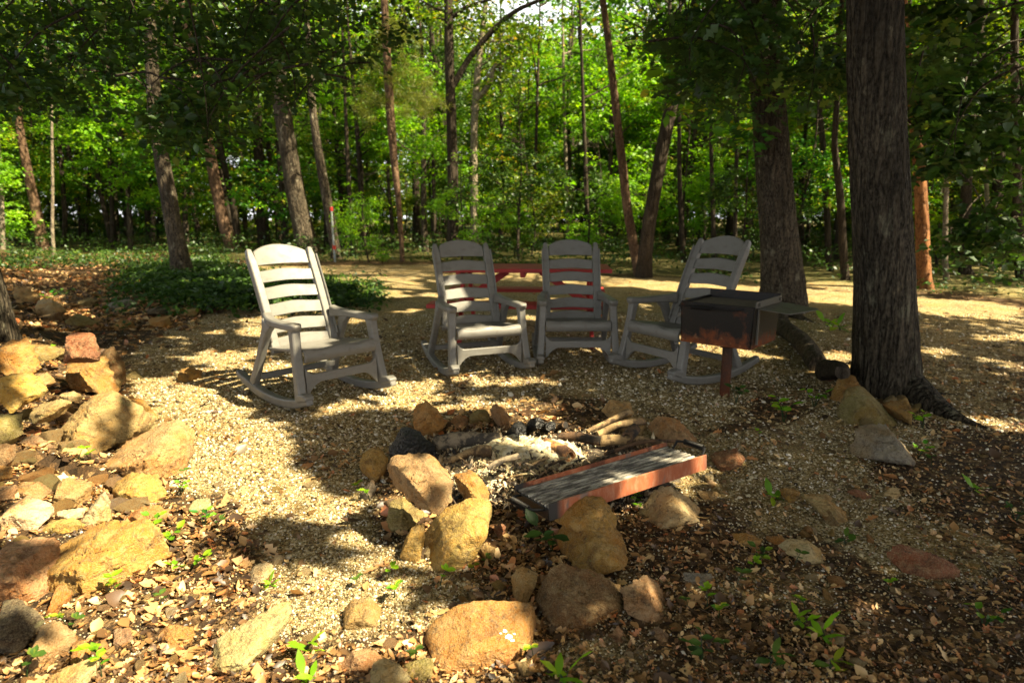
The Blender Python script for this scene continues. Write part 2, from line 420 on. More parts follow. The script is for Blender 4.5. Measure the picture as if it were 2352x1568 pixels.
def litter():
    P = np.concatenate([scatter_px(80000, y0=640, pw=.85), scatter_px(14000, 583, 760, -60, 460)])
    w = gweight(P[:, 0], P[:, 1]); nz = fbm(P[:, 0] * 2.2, P[:, 1] * 2.2, o=4, seed=77)
    dens = np.clip((1 - w) * .75 + (nz - .50) * 2.2 * (1 - w * .35), .035, 1) * (1 - .45 * sstep(.3, 1.2, P[:, 0]))
    dens *= np.where((P[:, 1] > 8) & (P[:, 0] > -3), .5, 1)
    keep = RNG.uniform(0, 1, len(P)) < dens
    keep &= ~((((P[:, 0] - .15) / .75) ** 2 + ((P[:, 1] - 3.15) / .42) ** 2 < 1) & (RNG.uniform(0, 1, len(P)) < .6))
    P = P[keep]; n = len(P); d = P[:, 1]
    s = np.clip(.010 + .0055 * d, .016, .065) * RNG.lognormal(.0, .5, n)
    s = np.minimum(s, .11) * np.where(P[:, 0] > .4, .78, 1)
    P[:, 2] += .003 + RNG.uniform(0, .012, n)
    parts = []; kinds = ['oak', 'long', 'plain', 'oak', 'plain', 'long', 'oak', 'plain']; ti = RNG.integers(0, 8, n)
    for k in range(8):
        T, Fc = leaf_template(kinds[k], k); q = ti == k; m = q.sum()
        M = rotm(RNG.normal(0, .42, m), RNG.normal(0, .42, m), RNG.uniform(0, 6.3, m))
        parts.append(massarr(T, Fc, P[q], M, s[q], RNG.uniform(0, 1, m)))
    V, Fc, r = join_arr(parts)
    # nothing below the ground sheet
    V[:, 2] = np.maximum(V[:, 2], H(V[:, 0], V[:, 1]) + .0015)
    o = mobj('leaf_litter', fastmesh('leaf_litter', V, Fc, 4, r), M_litter); o['kind'] = 'stuff'; o['label'] = 'brown fallen leaves scattered over the ground'
litter()
def twigs():
    P = scatter_px(3600, y0=700); w = gweight(P[:, 0], P[:, 1]); P = P[RNG.uniform(0, 1, len(P)) < .9 - w * .7]
    n = len(P); P[:, 2] += .006
    T = np.array([[-.5, -.02, 0], [-.5, .02, 0], [-.5, 0, .03], [.1, .05, .02], [.1, .09, .02], [.1, .07, .05], [.5, 0, .01], [.5, .015, .01], [.5, .01, .025]])
    Fc = np.array([[0, 3, 4, 1], [1, 4, 5, 2], [2, 5, 3, 0], [3, 6, 7, 4], [4, 7, 8, 5], [5, 8, 6, 3]])
    s = RNG.lognormal(-2.9, .5, n); S = np.stack([s, s * .6, s * .35], -1)
    M = rotm(RNG.normal(0, .1, n), RNG.normal(0, .12, n), RNG.uniform(0, 6.3, n))
    V, Fa, r = massarr(T, Fc, P, M, S, RNG.uniform(0, 1, n))
    m, nt, out = newmat('twig_wood'); nn = NT(nt)
    c = nn.ramp(nn.attr('rnd'), [(0, (.04, .025, .015)), (.5, (.14, .09, .05)), (1, (.30, .22, .14))]); principled(nn, out, c, .9)
    o = mobj('twigs', fastmesh('twigs', V, Fa, 4, r), m); o['kind'] = 'stuff'; o['label'] = 'small dry twigs lying among the leaves'
twigs()

# ================================================================== ROCKS
_ico = {}
def ico(level):
    if level not in _ico:
        bm = bmesh.new(); bmesh.ops.create_icosphere(bm, subdivisions=level, radius=1)
        V = np.array([v.co[:] for v in bm.verts]); V /= np.linalg.norm(V, axis=1)[:, None]
        Fc = np.array([[v.index for v in f.verts] for f in bm.faces]); bm.free(); _ico[level] = (V, Fc)
    return _ico[level]
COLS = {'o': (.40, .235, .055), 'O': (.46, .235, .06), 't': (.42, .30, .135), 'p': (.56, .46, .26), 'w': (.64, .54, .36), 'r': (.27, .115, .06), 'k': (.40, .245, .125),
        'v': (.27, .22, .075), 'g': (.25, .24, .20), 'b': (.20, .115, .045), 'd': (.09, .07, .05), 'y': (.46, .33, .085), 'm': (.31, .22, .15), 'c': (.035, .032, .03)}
_rs = [100]
def rock_arr(planes, level, sz, rng, p=16, rough=1.0):
    D, Fc = ico(level)
    N = np.array([a for a, b in planes]); d = np.array([b for a, b in planes]); N /= np.linalg.norm(N, axis=1)[:, None]
    p = p * 2.6 if p > 12 else p * 1.3
    q = np.maximum(D @ N.T, 0) / d[None]; qm = q.max(1, keepdims=True); q = q / qm
    r = qm[:, 0] ** -1 * (q ** p).sum(1) ** (-1 / p)
    P = D * r[:, None]
    so = rng.uniform(0, 99, 3); f = 1 / sz
    n1 = fbm(P[:, 0] * f * 2 + so[0], P[:, 1] * f * 2 + so[1], P[:, 2] * f * 2 + so[2], 4, 5) - .5
    n2 = np.abs(fbm(P[:, 0] * f * 3.3 + so[1], P[:, 1] * f * 3.3 + so[2], P[:, 2] * f * 3.3 + so[0], 4, 8) - .5)
    n3 = fbm(P[:, 0] * f * 11 + so[2], P[:, 1] * f * 11, P[:, 2] * f * 11, 3, 2) - .5
    # chipped ledges
    led = fbm(P[:, 0] * f * 1.5 + so[1], P[:, 1] * f * 1.5, P[:, 2] * f * 5 + so[0], 3, 12); led = np.floor(led * 9) / 9 - led
    P = P + D * (sz * rough * (.16 * n1 - (.24 if p > 18 else .12) * n2 + .045 * n3 + (.36 if p > 18 else .10) * led))[:, None]
    return P, Fc
def rock(pts, c, label, depth=.95, dz=0.0, p=16, name='rock', group=None, rough=1.0, push=.30):
    _rs[0] += 1; rng = np.random.default_rng(_rs[0])
    a = np.array(pts, float); u0, v0 = (a.min(0) + a.max(0)) / 2
    A2 = 0; cx = cy = 0                                   # centroid
    for i in range(len(a)):
        x1, y1 = a[i]; x2, y2 = a[(i + 1) % len(a)]; k = x1 * y2 - x2 * y1; A2 += k; cx += (x1 + x2) * k; cy += (y1 + y2) * k
    u0, v0 = cx / (3 * A2), cy / (3 * A2)
    ymax = a[:, 1].max()
    gb = G(u0, ymax - 3, dz); zc = float((gb - CAM) @ FWD); s = F / zc
    w, h = (a[:, 0].max() - a[:, 0].min()) / s, (a[:, 1].max() - a[:, 1].min()) / s
    D = depth * min(w, h * 1.15); zc = zc + D * push; s = F / zc
    C = CAM + ray(u0, v0) * zc
    q = np.stack([(a[:, 0] - u0) / s, -(a[:, 1] - v0) / s], -1)
    if A2 > 0: q = q[::-1]
    planes = []
    n = len(q)
    for i in range(n):
        e = q[(i + 1) % n] - q[i]; L = np.hypot(*e)
        if L < 1e-6: continue
        nn = np.array([e[1], -e[0]]) / L; dd = float(nn @ q[i])
        if dd < 0: nn, dd = -nn, -dd
        dd = max(dd, .12 * min(w, h))
        if nn[1] > .45: al = rng.uniform(.25, .75)
        elif nn[1] < -.45: al = rng.uniform(-.3, .15)
        else: al = rng.uniform(-.1, .65)
        while al > .06 and dd * math.cos(al) - .42 * D * math.sin(al) < .35 * dd: al *= .75
        N3 = np.array([nn[0] * math.cos(al), nn[1] * math.cos(al), math.sin(al)])
        planes.append((N3, max(dd * math.cos(al) - .40 * D * math.sin(al), .3 * dd)))
    for i in range(3):
        ang = rng.uniform(0, 6.28); tl = rng.uniform(.1, .6)
        planes.append((np.array([math.cos(ang) * tl, math.sin(ang) * tl, 1.0]), D * rng.uniform(.36, .52)))
    if p > 12:
        for i in range(3):
            ang = rng.uniform(-.6, 3.7); tl = rng.uniform(.7, 1.3)
            planes.append((np.array([math.cos(ang) * tl, math.sin(ang) * tl * .8, 1.0]), math.hypot(1, tl) * .5 * rng.uniform(.62, .85) * (D + min(w, h)) * .5))
    for i in range(2):
        planes.append((np.array([rng.uniform(-.4, .4), rng.uniform(-.4, .4), -1.0]), D * rng.uniform(.45, .6)))
    px = max(a[:, 0].max() - a[:, 0].min(), 1)
    lvl = 5 if px > 75 else (4 if px > 26 else 3)
    P, Fc = rock_arr(planes, lvl, min(w, h) * .9, rng, p, rough)
    B = np.stack([RGT, UPV, -FWD], 0)
    me = fastmesh(name, P @ B, Fc, 3, smooth=True)
    me.set_sharp_from_angle(angle=R(48))
    o = mobj(name, me, M_rock, loc=C)
    cc = np.array(COLS[c]) ** 1.08 * rng.uniform(.66, .86) * (1 + rng.uniform(-.06, .06, 3)); o.color = (*cc, 1)
    return tag(o, label, 'rock', group)
BANK = 'rocks of the bank on the left'; RING = 'stones of the fire ring'; LOOSE = 'loose rocks lying about the ground'
bank = [
 ([(0,777),(33,777),(63,852),(45,870),(-30,860)],'o','brown ochre slab leaning at the left edge above the speckled boulder',.1),
 ([(39,783),(90,795),(129,813),(120,825),(48,822)],'v','long olive rock behind the small square block',.1),
 ([(213,800),(246,798),(270,843),(279,880),(270,890),(234,837)],'b','dark brown upright rock beside the square block',.03),
 ([(120,827),(222,813),(240,849),(270,894),(256,912),(144,898)],'o','ochre boulder carrying the small square block',.0),
 ([(130,774),(144,760),(195,765),(207,805),(204,828),(168,837),(129,831)],'r','small reddish square block on top of an ochre boulder',.27),
 ([(0,855),(30,855),(99,891),(96,903),(48,931),(18,925),(-15,890)],'y','yellow speckled rock with a pointed right end',.12),
 ([(51,864),(102,852),(123,876),(99,892)],'t','thin tan rock wedged beside the yellow speckled rock',.05),
 ([(129,906),(162,897),(195,912),(180,922),(144,924)],'p','pale rounded rock under the ochre boulder with the block',.02),
 ([(63,939),(120,918),(159,921),(132,954),(99,973),(69,963)],'t','flat grey tan rock left of the tall notched boulder',.1),
 ([(262,915),(300,915),(318,927),(347,966),(318,984),(290,975)],'o','smooth brown rock behind the tall notched boulder',.0),
 ([(132,990),(150,925),(180,905),(228,897),(270,933),(300,993),(285,1015),(236,1042),(180,1020),(140,1000)],'t','tall notched boulder with a ridged top in the middle of the bank',.0),
 ([(-30,953),(24,953),(44,1001),(12,1025),(-30,1021)],'v','mossy olive rock at the left edge below the yellow rock',.1),
 ([(-30,1020),(20,1023),(28,1050),(10,1068),(-30,1070)],'b','brown rock under the mossy olive rock at the left edge',.05),
 ([(-30,1069),(12,1075),(16,1100),(-30,1120)],'o','small ochre rock at the left edge above the peach slabs',.0),
 ([(44,1001),(72,993),(100,1033),(92,1052),(50,1038)],'m','dull mauve brown rock sunk in leaves by the left edge',.02),
 ([(120,1033),(140,1015),(190,1040),(172,1075),(132,1075)],'p','small pale yellow rock with a red leaf beside it',.0),
 ([(240,1033),(328,1001),(360,989),(400,1005),(412,1045),(404,1113),(380,1119),(312,1100),(240,1075)],'t','large rounded tan boulder with a deep crack and orange right side',.0),
 ([(236,1130),(280,1099),(340,1101),(384,1149),(376,1158),(264,1164)],'y','wide yellow rock with a dark gap under its edge',.0),
 ([(276,1190),(320,1163),(360,1171),(388,1197),(320,1210)],'O','low peach orange slab in front of the wide yellow rock',.0),
 ([(-20,1121),(28,1115),(24,1149),(-20,1157)],'k','small peach rock at the left edge behind the white boulder',.0),
 ([(28,1113),(80,1107),(112,1129),(96,1152),(52,1145)],'k','flat pinkish slab behind the white boulder',.0),
 ([(112,1110),(140,1097),(192,1117),(188,1170),(100,1172)],'t','peach slab with a rounded top between the pinkish slab and the upright white rock',.0),
 ([(-20,1180),(40,1141),(96,1165),(108,1181),(80,1216),(-10,1224)],'w','large white boulder at the left edge',.0),
 ([(116,1175),(184,1171),(184,1190),(150,1198)],'w','small bright white rock leaning on the upright white rock',.03),
 ([(104,1200),(150,1192),(190,1205),(180,1222),(110,1228)],'y','flat yellow rock between the white rocks and the huge block',.0),
 ([(190,1170),(230,1121),(250,1200),(212,1214),(184,1196)],'w','upright white wedge shaped rock above the huge block',.0),
 ([(76,1261),(132,1221),(200,1217),(256,1193),(304,1213),(336,1245),(344,1315),(228,1360),(148,1364),(96,1330)],'y','huge blocky yellow boulder, the largest of the bank',.0),
 ([(-30,1257),(76,1261),(112,1361),(60,1396),(40,1380),(-20,1310)],'k','pinkish tan block leaning on the huge yellow boulder',.0),
 ([(112,1360),(152,1368),(136,1416),(96,1408)],'O','orange wedge of rock below the huge yellow boulder',.0),
 ([(-30,1405),(20,1405),(90,1432),(40,1485),(-30,1500)],'d','dark rock at the lower left edge',.02),
 ([(36,1505),(60,1457),(104,1433),(156,1477),(148,1521),(112,1540),(60,1532)],'t','rounded tan boulder in the lower left corner',.0),
 ([(150,1489),(180,1477),(208,1497),(192,1524),(150,1532)],'O','orange rock right of the rounded boulder in the lower left corner',.0),
 ([(80,1568),(130,1545),(196,1533),(205,1585),(90,1600)],'p','pale rock cut by the bottom edge at the lower left',.0),
 ([(196,1460),(224,1447),(244,1457),(224,1476)],'y','small yellow stone among leaves in the lower left',.0),
 ([(248,1448),(290,1445),(296,1487),(256,1492)],'m','small purplish pink upright stone in the lower left',.0),
 ([(352,1468),(376,1445),(436,1441),(440,1470),(376,1486)],'O','flat orange rock near the bottom, left of the pale slab',.0),
 ([(462,1512),(480,1481),(552,1461),(600,1455),(614,1481),(600,1512),(500,1548),(468,1538)],'p','large pale cream slab near the bottom left',.0),
 ([(562,1320),(576,1301),(624,1299),(628,1320),(604,1344),(568,1336)],'w','single whitish stone lying alone on leaves left of the gravel path',.0),
 ([(418,1180),(432,1157),(476,1145),(484,1172),(440,1184)],'p','pale flat stone right of the wide yellow rock',.0),
 ([(496,1159),(512,1137),(528,1149),(508,1167)],'t','small tan stone at the edge of the gravel path',.0),
 ([(69,687),(111,684),(135,696),(144,720),(114,732),(75,714)],'p','pale rounded rock high on the bank near the left tree',.0),
 ([(21,660),(60,660),(87,678),(72,696),(27,693)],'t','tan rock highest on the bank beside the left tree',.0),
 ([(93,720),(135,714),(141,737),(108,744)],'b','dark brown rock tucked under the pale rounded rock high on the bank',.0),
 ([(144,732),(168,717),(216,741),(210,755),(153,747)],'v','flat olive rock below the pale rounded rock high on the bank',.0),
 ([(258,744),(270,729),(300,735),(306,755),(270,762)],'o','small ochre rock alone in the leaves above the square block',.0),
 ([(330,729),(387,723),(393,744),(375,756),(333,748)],'o','ochre rock under the dark slab at the back of the bank',.0),
 ([(330,711),(360,702),(390,712),(387,723),(333,725)],'d','dark slab stacked on an ochre rock at the back of the bank',.04),
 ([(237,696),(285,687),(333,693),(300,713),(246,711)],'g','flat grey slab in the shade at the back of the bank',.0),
 ([(162,693),(204,684),(222,690),(210,703),(170,706)],'v','mossy flat slab left of the grey slab at the back of the bank',.0),
 ([(420,707),(450,708),(455,727),(426,731)],'t','tan rock at the right end of the back row of the bank',.0),
 ([(405,849),(429,845),(450,855),(450,875),(420,880),(403,869)],'o','single rounded brown stone on the gravel left of the pale chair',.0),
 ([(261,869),(279,873),(276,893),(264,905)],'v','narrow olive stone at the foot of the ochre boulder',.0),
 ([(318,980),(354,975),(362,995),(324,1003)],'v','small olive stone between the notched and the rounded boulder',.0),
]
for pts, c, lab, dz in bank: rock(pts, c, lab, dz=dz, group=BANK, p=15 if c in 'yt' else 20)
ring = [
 ([(943,953),(974,926),(1009,944),(1027,970),(991,1012),(956,1004)],'O','upright orange red rock at the back left of the fire ring',.0,20),
 ([(1027,978),(1045,958),(1071,962),(1082,981),(1053,986)],'k','small crumbly pinkish stone beside the upright orange red rock',.0,12),
 ([(1077,955),(1097,940),(1119,942),(1125,964),(1088,976)],'v','small greenish rock at the back of the fire ring',.0,12),
 ([(1119,940),(1137,929),(1176,957),(1178,990),(1159,994),(1128,964)],'k','pink pointed rock at the back of the fire ring beside the greenish one',.0,18),
 ([(1383,946),(1405,918),(1449,926),(1467,953),(1405,970)],'t','tan rock at the back of the fire ring under the stick ends',.0,14),
 ([(1414,977),(1449,953),(1489,970),(1484,1003),(1431,999)],'t','tan rock behind the hollow log end in the fire ring',.0,14),
 ([(1497,994),(1524,964),(1559,962),(1616,1008),(1599,1027),(1537,1023)],'k','large pinkish rock at the back right of the fire ring by the grate handle',.0,14),
 ([(818,1076),(829,1041),(864,1034),(888,1063),(877,1104),(864,1111),(829,1100)],'o','rounded ochre stone at the far left of the fire ring',.0,9),
 ([(829,1126),(851,1102),(864,1124),(851,1153),(833,1153)],'g','small grey stone under the rounded ochre stone',.0,14),
 ([(923,1054),(943,1036),(965,1045),(1005,1058),(990,1072),(930,1070)],'m','low mauve grey stone beside the black charred log',.04,9),
 ([(1035,1094),(1079,1085),(1123,1129),(1126,1148),(1097,1156),(1053,1144)],'o','brown ochre stone behind the pink topped rock of the fire ring',.06,14),
 ([(886,1166),(921,1151),(983,1182),(965,1199),(903,1223),(884,1214)],'v','olive wedge of stone under the pink topped rock',.0,20),
 ([(884,1076),(895,1067),(956,1063),(991,1067),(1049,1116),(1053,1151),(996,1179),(983,1173),(939,1155),(899,1138)],'k','large angular rock with a pink top leaning on the left of the fire ring',.19,22),
 ([(943,1208),(974,1201),(970,1294),(939,1289),(921,1276),(925,1245)],'y','narrow yellow stone left of the big round stone',.0,14),
 ([(1097,1261),(1119,1248),(1139,1261),(1132,1289),(1110,1296)],'t','small tan stone right of the big round stone',.0,14),
 ([(961,1239),(991,1186),(1071,1142),(1119,1151),(1134,1177),(1119,1230),(1084,1298),(1053,1313),(991,1307),(965,1276)],'y','big rounded yellow stone at the front left of the fire ring',.0,10),
 ([(1132,1206),(1163,1212),(1159,1245),(1137,1232)],'r','small reddish stone under the left end of the rusty grate',.0,14),
 ([(1255,1200),(1317,1160),(1387,1151),(1431,1186),(1431,1217),(1352,1222)],'o','ochre slab propping up the rusty grate',.10,16),
 ([(1291,1267),(1330,1212),(1396,1206),(1436,1230),(1451,1276),(1431,1302),(1339,1320),(1295,1294)],'o','rounded ochre boulder under the slab that props the rusty grate',.0,11),
 ([(1471,1177),(1511,1129),(1541,1122),(1594,1146),(1621,1173),(1590,1206),(1515,1212),(1484,1201)],'p','pale tan rock right of the rusty grate with a pointed right end',.0,18),
 ([(1643,1056),(1700,1036),(1722,1056),(1691,1078),(1651,1087)],'r','reddish brown rock beyond the right end of the rusty grate',.0,16),
]
for pts, c, lab, dz, p in ring: rock(pts, c, lab, dz=dz, group=RING, p=p, depth=1.0)
loose = [
 ([(1225,1382),(1264,1309),(1291,1305),(1383,1344),(1440,1380),(1431,1421),(1396,1433),(1317,1440),(1229,1400)],'b','big angular brown rock in front of the fire ring with a pale right facet',26),
 ([(1174,1346),(1185,1314),(1211,1309),(1240,1322),(1207,1395),(1178,1386)],'t','small upright tan stone touching the big angular brown rock',16),
 ([(950,1474),(983,1424),(1071,1391),(1123,1402),(1216,1406),(1238,1490),(1225,1514),(1176,1531),(1062,1528),(1000,1503)],'O','broad smooth orange tan boulder with a white splash in the front middle',9),
 ([(780,1408),(802,1384),(842,1380),(873,1419),(842,1448),(798,1439)],'t','rounded tan stone left of the broad smooth boulder',10),
 ([(776,1528),(802,1503),(851,1507),(881,1528),(833,1558),(790,1553)],'k','flat pinkish tan rock at the bottom left of the broad boulder',14),
 ([(820,1590),(873,1525),(903,1534),(940,1580),(930,1610),(830,1620)],'p','pale pointed rock cut by the bottom edge of the picture',20),
 ([(917,1544),(991,1520),(1002,1550),(983,1572),(930,1572)],'v','olive brown block under the front of the broad boulder',20),
 ([(1418,1355),(1493,1333),(1546,1399),(1550,1426),(1506,1418),(1440,1386)],'k','thin dull pink slab right of the big angular brown rock',20),
 ([(1185,1527),(1207,1525),(1233,1549),(1211,1560),(1189,1553)],'t','little tan stone at the right foot of the broad boulder',16),
 ([(1387,1478),(1423,1446),(1445,1465),(1431,1478)],'k','small pinkish wedge of stone below the thin pink slab',18),
 ([(1497,1456),(1515,1443),(1541,1461),(1533,1474)],'m','small mauve stone right of the small pinkish wedge',18),
 ([(1988,886),(1998,865),(2063,844),(2068,896),(2033,916),(1993,902)],'t','angular tan rock leaning against the thick tree',20),
 ([(1913,916),(1938,864),(1978,864),(1983,884),(1950,927),(1915,932)],'o','brown ochre rock left of the tan rock at the thick tree',18),
 ([(2038,931),(2098,909),(2108,939),(2103,981),(2078,971)],'o','blocky ochre rock at the right of the pile by the thick tree',18),
 ([(1928,951),(1963,894),(2003,894),(2068,949),(2083,982),(1968,979)],'v','large smooth olive brown rock in the pile by the thick tree',10),
 ([(1978,1056),(1998,989),(2058,974),(2098,1019),(2098,1078),(2020,1064)],'g','large flat grey slab in front of the pile by the thick tree',14),
 ([(1883,866),(1928,859),(1928,879),(1895,878)],'r','flat reddish stone left of the pile by the thick tree',18),
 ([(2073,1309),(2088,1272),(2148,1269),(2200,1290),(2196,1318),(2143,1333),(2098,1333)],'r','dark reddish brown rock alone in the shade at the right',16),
 ([(1793,1261),(1818,1239),(1868,1244),(1898,1269),(1888,1291),(1858,1296)],'p','pale yellowish rock in leaves between the pit and the dark red rock',12),
 ([(1868,1156),(1908,1151),(1955,1179),(1938,1202),(1905,1202)],'t','flat tan slab in the group of small rocks right of the pit',20),
 ([(1893,1192),(1908,1168),(1930,1199),(1908,1210)],'b','small pointed brown stone against the flat tan slab',20),
 ([(2023,1141),(2048,1124),(2073,1126),(2060,1148)],'p','pale thin stone at the right end of the group of small rocks',20),
 ([(1798,1136),(1818,1124),(1848,1129),(1838,1151),(1813,1156)],'o','brown stone at the left end of the group of small rocks',16),
 ([(1888,1146),(1900,1134),(1918,1144),(1912,1156)],'p','little round pale stone behind the flat tan slab',8),
 ([(1933,1126),(1968,1124),(2013,1143),(1998,1150)],'r','long thin reddish stone behind the flat tan slab',20),
 ([(1688,1236),(1718,1227),(1758,1239),(1743,1256),(1703,1258)],'o','flat ochre stone left of the pale yellowish rock',14),
 ([(1728,1531),(1743,1512),(1760,1522),(1753,1538)],'w','small white stone near the bottom right of the centre',8),
 ([(1603,1131),(1650,1127),(1655,1145),(1613,1149)],'t','small flat tan stone behind the pale rock with the pointed end',14),
 ([(1763,1236),(1800,1229),(1806,1242),(1768,1252)],'O','small orange stone touching the pale yellowish rock',14),
 ([(1570,1322),(1640,1317),(1650,1341),(1585,1344)],'g','low grey stone half covered by leaves right of the pit',14),
 ([(1620,1090),(1640,1085),(1638,1112),(1622,1108)],'w','little whitish stone under the far end of the rusty grate',14),
]
for pts, c, lab, p in loose:
    o = rock(pts, c, lab, p=p, group=LOOSE)
    if 'white splash' in lab:          # the white stain on its top
        from mathutils.bvhtree import BVHTree
        bv = BVHTree.FromPolygons([v.co + o.location for v in o.data.vertices], [tuple(f.vertices) for f in o.data.polygons])
        rg_ = np.random.default_rng(1); vs = []; fs = []
        for (cx_, cy_, rr) in ((1168, 1462, 9), (1160, 1450, 6), (1176, 1470, 5), (1150, 1455, 3), (1180, 1456, 3)):
            b0 = len(vs)
            for k in range(14):
                a_ = k * 6.283 / 14; r_ = rr * rg_.uniform(.55, 1.15)
                h_ = bv.ray_cast(Vector(CAM), Vector(ray(cx_ + math.cos(a_) * r_, cy_ + math.sin(a_) * r_ * .7)).normalized())
                vs.append(h_[0] + h_[1] * .0018 * (1 + .2 * len(fs)) - o.location)
            fs.append(list(range(b0, b0 + 14)))
        me_ = bpy.data.meshes.new('white_stain'); me_.from_pydata([tuple(v) for v in vs], [], fs)
        mw, ntw, ow = newmat('chalky_white'); principled(NT(ntw), ow, (.75, .75, .72), .9); mobj('white_stain', me_, mw, o)
# scattered fist and egg sized stones
small = []
for k in range(6):
    rng = np.random.default_rng(500 + k)
    planes = []
    for i in range(13):
        v = rng.normal(0, 1, 3); planes.append((v, rng.uniform(.7, 1.0)))
    P, Fc = rock_arr([(a, b) for a, b in planes], 3, 1.0, rng, 14)
    P *= np.array([1, .8, .6]); me = fastmesh('small_stone', P, Fc, 3, smooth=True); me.set_sharp_from_angle(angle=R(48)); me.materials.append(M_rock); small.append(me)
rg = random.Random(15)
for reg, num, lab, grp, smin, smax in (((-20, 330, 790, 1300), 46, 'small angular rock wedged between the larger rocks of the left bank', 'filler rocks between the larger rocks of the bank', .028, .075), ((880, 1150, 1130, 1290), 10, 'small rough stone packed at the front left foot of the fire ring', 'filler stones at the foot of the fire ring', .018, .04), ((1900, 2110, 880, 1000), 9, 'small rock tucked into the pile by the thick tree', 'filler rocks in the pile by the thick tree', .03, .06)):
    for i in range(num):
        x, y = rg.uniform(*reg[:2]), rg.uniform(*reg[2:])
        if num > 40 and x > 330 - (y - 790) * .0 - max(0, 900 - y) * .8: x *= .6
        o = link(bpy.data.objects.new('rock', small[i % 6])); s = rg.uniform(smin, smax); o.location = G(x, y) + np.array([0, 0, s * .25]); o.scale = (s * rg.uniform(.8, 1.3), s, s * rg.uniform(.8, 1.3))
        o.rotation_euler = (rg.uniform(-.6, .6), rg.uniform(-.6, .6), rg.uniform(0, 6.3)); c = COLS[rg.choice('otOvmyotkp')]; o.color = (*[v * .75 for v in c], 1); tag(o, lab, 'rock', grp)
rg = random.Random(5); n = 0
ROCKPX = [p for grp in (bank, ring, loose) for p in [g_[0] for g_ in grp]]
while n < 120:
    x = rg.uniform(-20, 2380); y = 850 + 740 * rg.random() ** .8
    if rg.random() < .55 and 700 < x: continue
    if any(min(q[0] for q in p) - 8 < x < max(q[0] for q in p) + 8 and min(q[1] for q in p) - 8 < y < max(q[1] for q in p) + 8 for p in ROCKPX): continue
    if 900 < x < 1640 and 940 < y < 1230: continue
    if 540 < x < 1750 and y < 960: continue
    g_ = G(x, y); s = rg.uniform(.008, .026)
    o = link(bpy.data.objects.new('small_stone', small[n % 6])); o.location = g_ + np.array([0, 0, s * .3]); o.scale = (s, s, s)
    o.rotation_euler = (rg.uniform(-.5, .5), rg.uniform(-.5, .5), rg.uniform(0, 6.3))
    c = COLS[rg.choice('otpwkmyOtp')]; o.color = (*[v * .8 for v in c], 1)
    tag(o, 'small loose stone lying among the leaves and gravel', 'stone', 'small loose stones on the ground'); n += 1
# ================================================================== BUILD HELPERS
def boxb(bm, c, s, rz=0, rx=0, ry=0):
    M = Matrix.Translation(c) @ Matrix.Rotation(rz, 4, 'Z') @ Matrix.Rotation(ry, 4, 'Y') @ Matrix.Rotation(rx, 4, 'X') @ Matrix.Diagonal((*s, 1))
    bmesh.ops.create_cube(bm, size=1, matrix=M)
def beam(bm, a, b, w, t, side=(1, 0, 0)):
    """rectangular bar from a to b, w along side, t across"""
    a = Vector(a); b = Vector(b); d = (b - a).normalized(); s = Vector(side); s = (s - d * s.dot(d)).normalized(); u = d.cross(s)
    vs = []
    for p in (a, b):
        for i, j in ((-1, -1), (1, -1), (1, 1), (-1, 1)): vs.append(bm.verts.new(p + s * i * w / 2 + u * j * t / 2))
    for f in ((0, 1, 2, 3), (7, 6, 5, 4), (0, 4, 5, 1), (1, 5, 6, 2), (2, 6, 7, 3), (3, 7, 4, 0)): bm.faces.new([vs[i] for i in f])
def sweep(bm, pts, ws, ts, side=(1, 0, 0)):
    """box section swept through pts; ws along side, ts across"""
    rings = []; n = len(pts); side = Vector(side)
    for i, p in enumerate(pts):
        p = Vector(p); d = (Vector(pts[min(i + 1, n - 1)]) - Vector(pts[max(i - 1, 0)])).normalized()
        s = (side - d * side.dot(d)).normalized(); u = d.cross(s)
        rings.append([bm.verts.new(p + s * a * ws[i] / 2 + u * b * ts[i] / 2) for a, b in ((-1, -1), (1, -1), (1, 1), (-1, 1))])
    for r0, r1 in zip(rings, rings[1:]):
        for k in range(4): bm.faces.new([r0[k], r0[(k + 1) % 4], r1[(k + 1) % 4], r1[k]])
    bm.faces.new(rings[0][::-1]); bm.faces.new(rings[-1])
def tube(bm, pts, rs, seg=8, cap=True):
    rings = []; n = len(pts); up = Vector((0.13, .2, 1)).normalized()
    for i, p in enumerate(pts):
        p = Vector(p); d = (Vector(pts[min(i + 1, n - 1)]) - Vector(pts[max(i - 1, 0)])).normalized()
        s = d.cross(up); s = s.normalized() if s.length > 1e-4 else Vector((1, 0, 0)); u = s.cross(d)
        r = rs[i] if hasattr(rs, '__len__') else rs
        rings.append([bm.verts.new(p + (s * math.cos(2 * math.pi * k / seg) + u * math.sin(2 * math.pi * k / seg)) * r) for k in range(seg)])
    for r0, r1 in zip(rings, rings[1:]):
        for k in range(seg): bm.faces.new([r0[k], r0[(k + 1) % seg], r1[(k + 1) % seg], r1[k]])
    if cap: bm.faces.new(rings[0][::-1]); bm.faces.new(rings[-1])
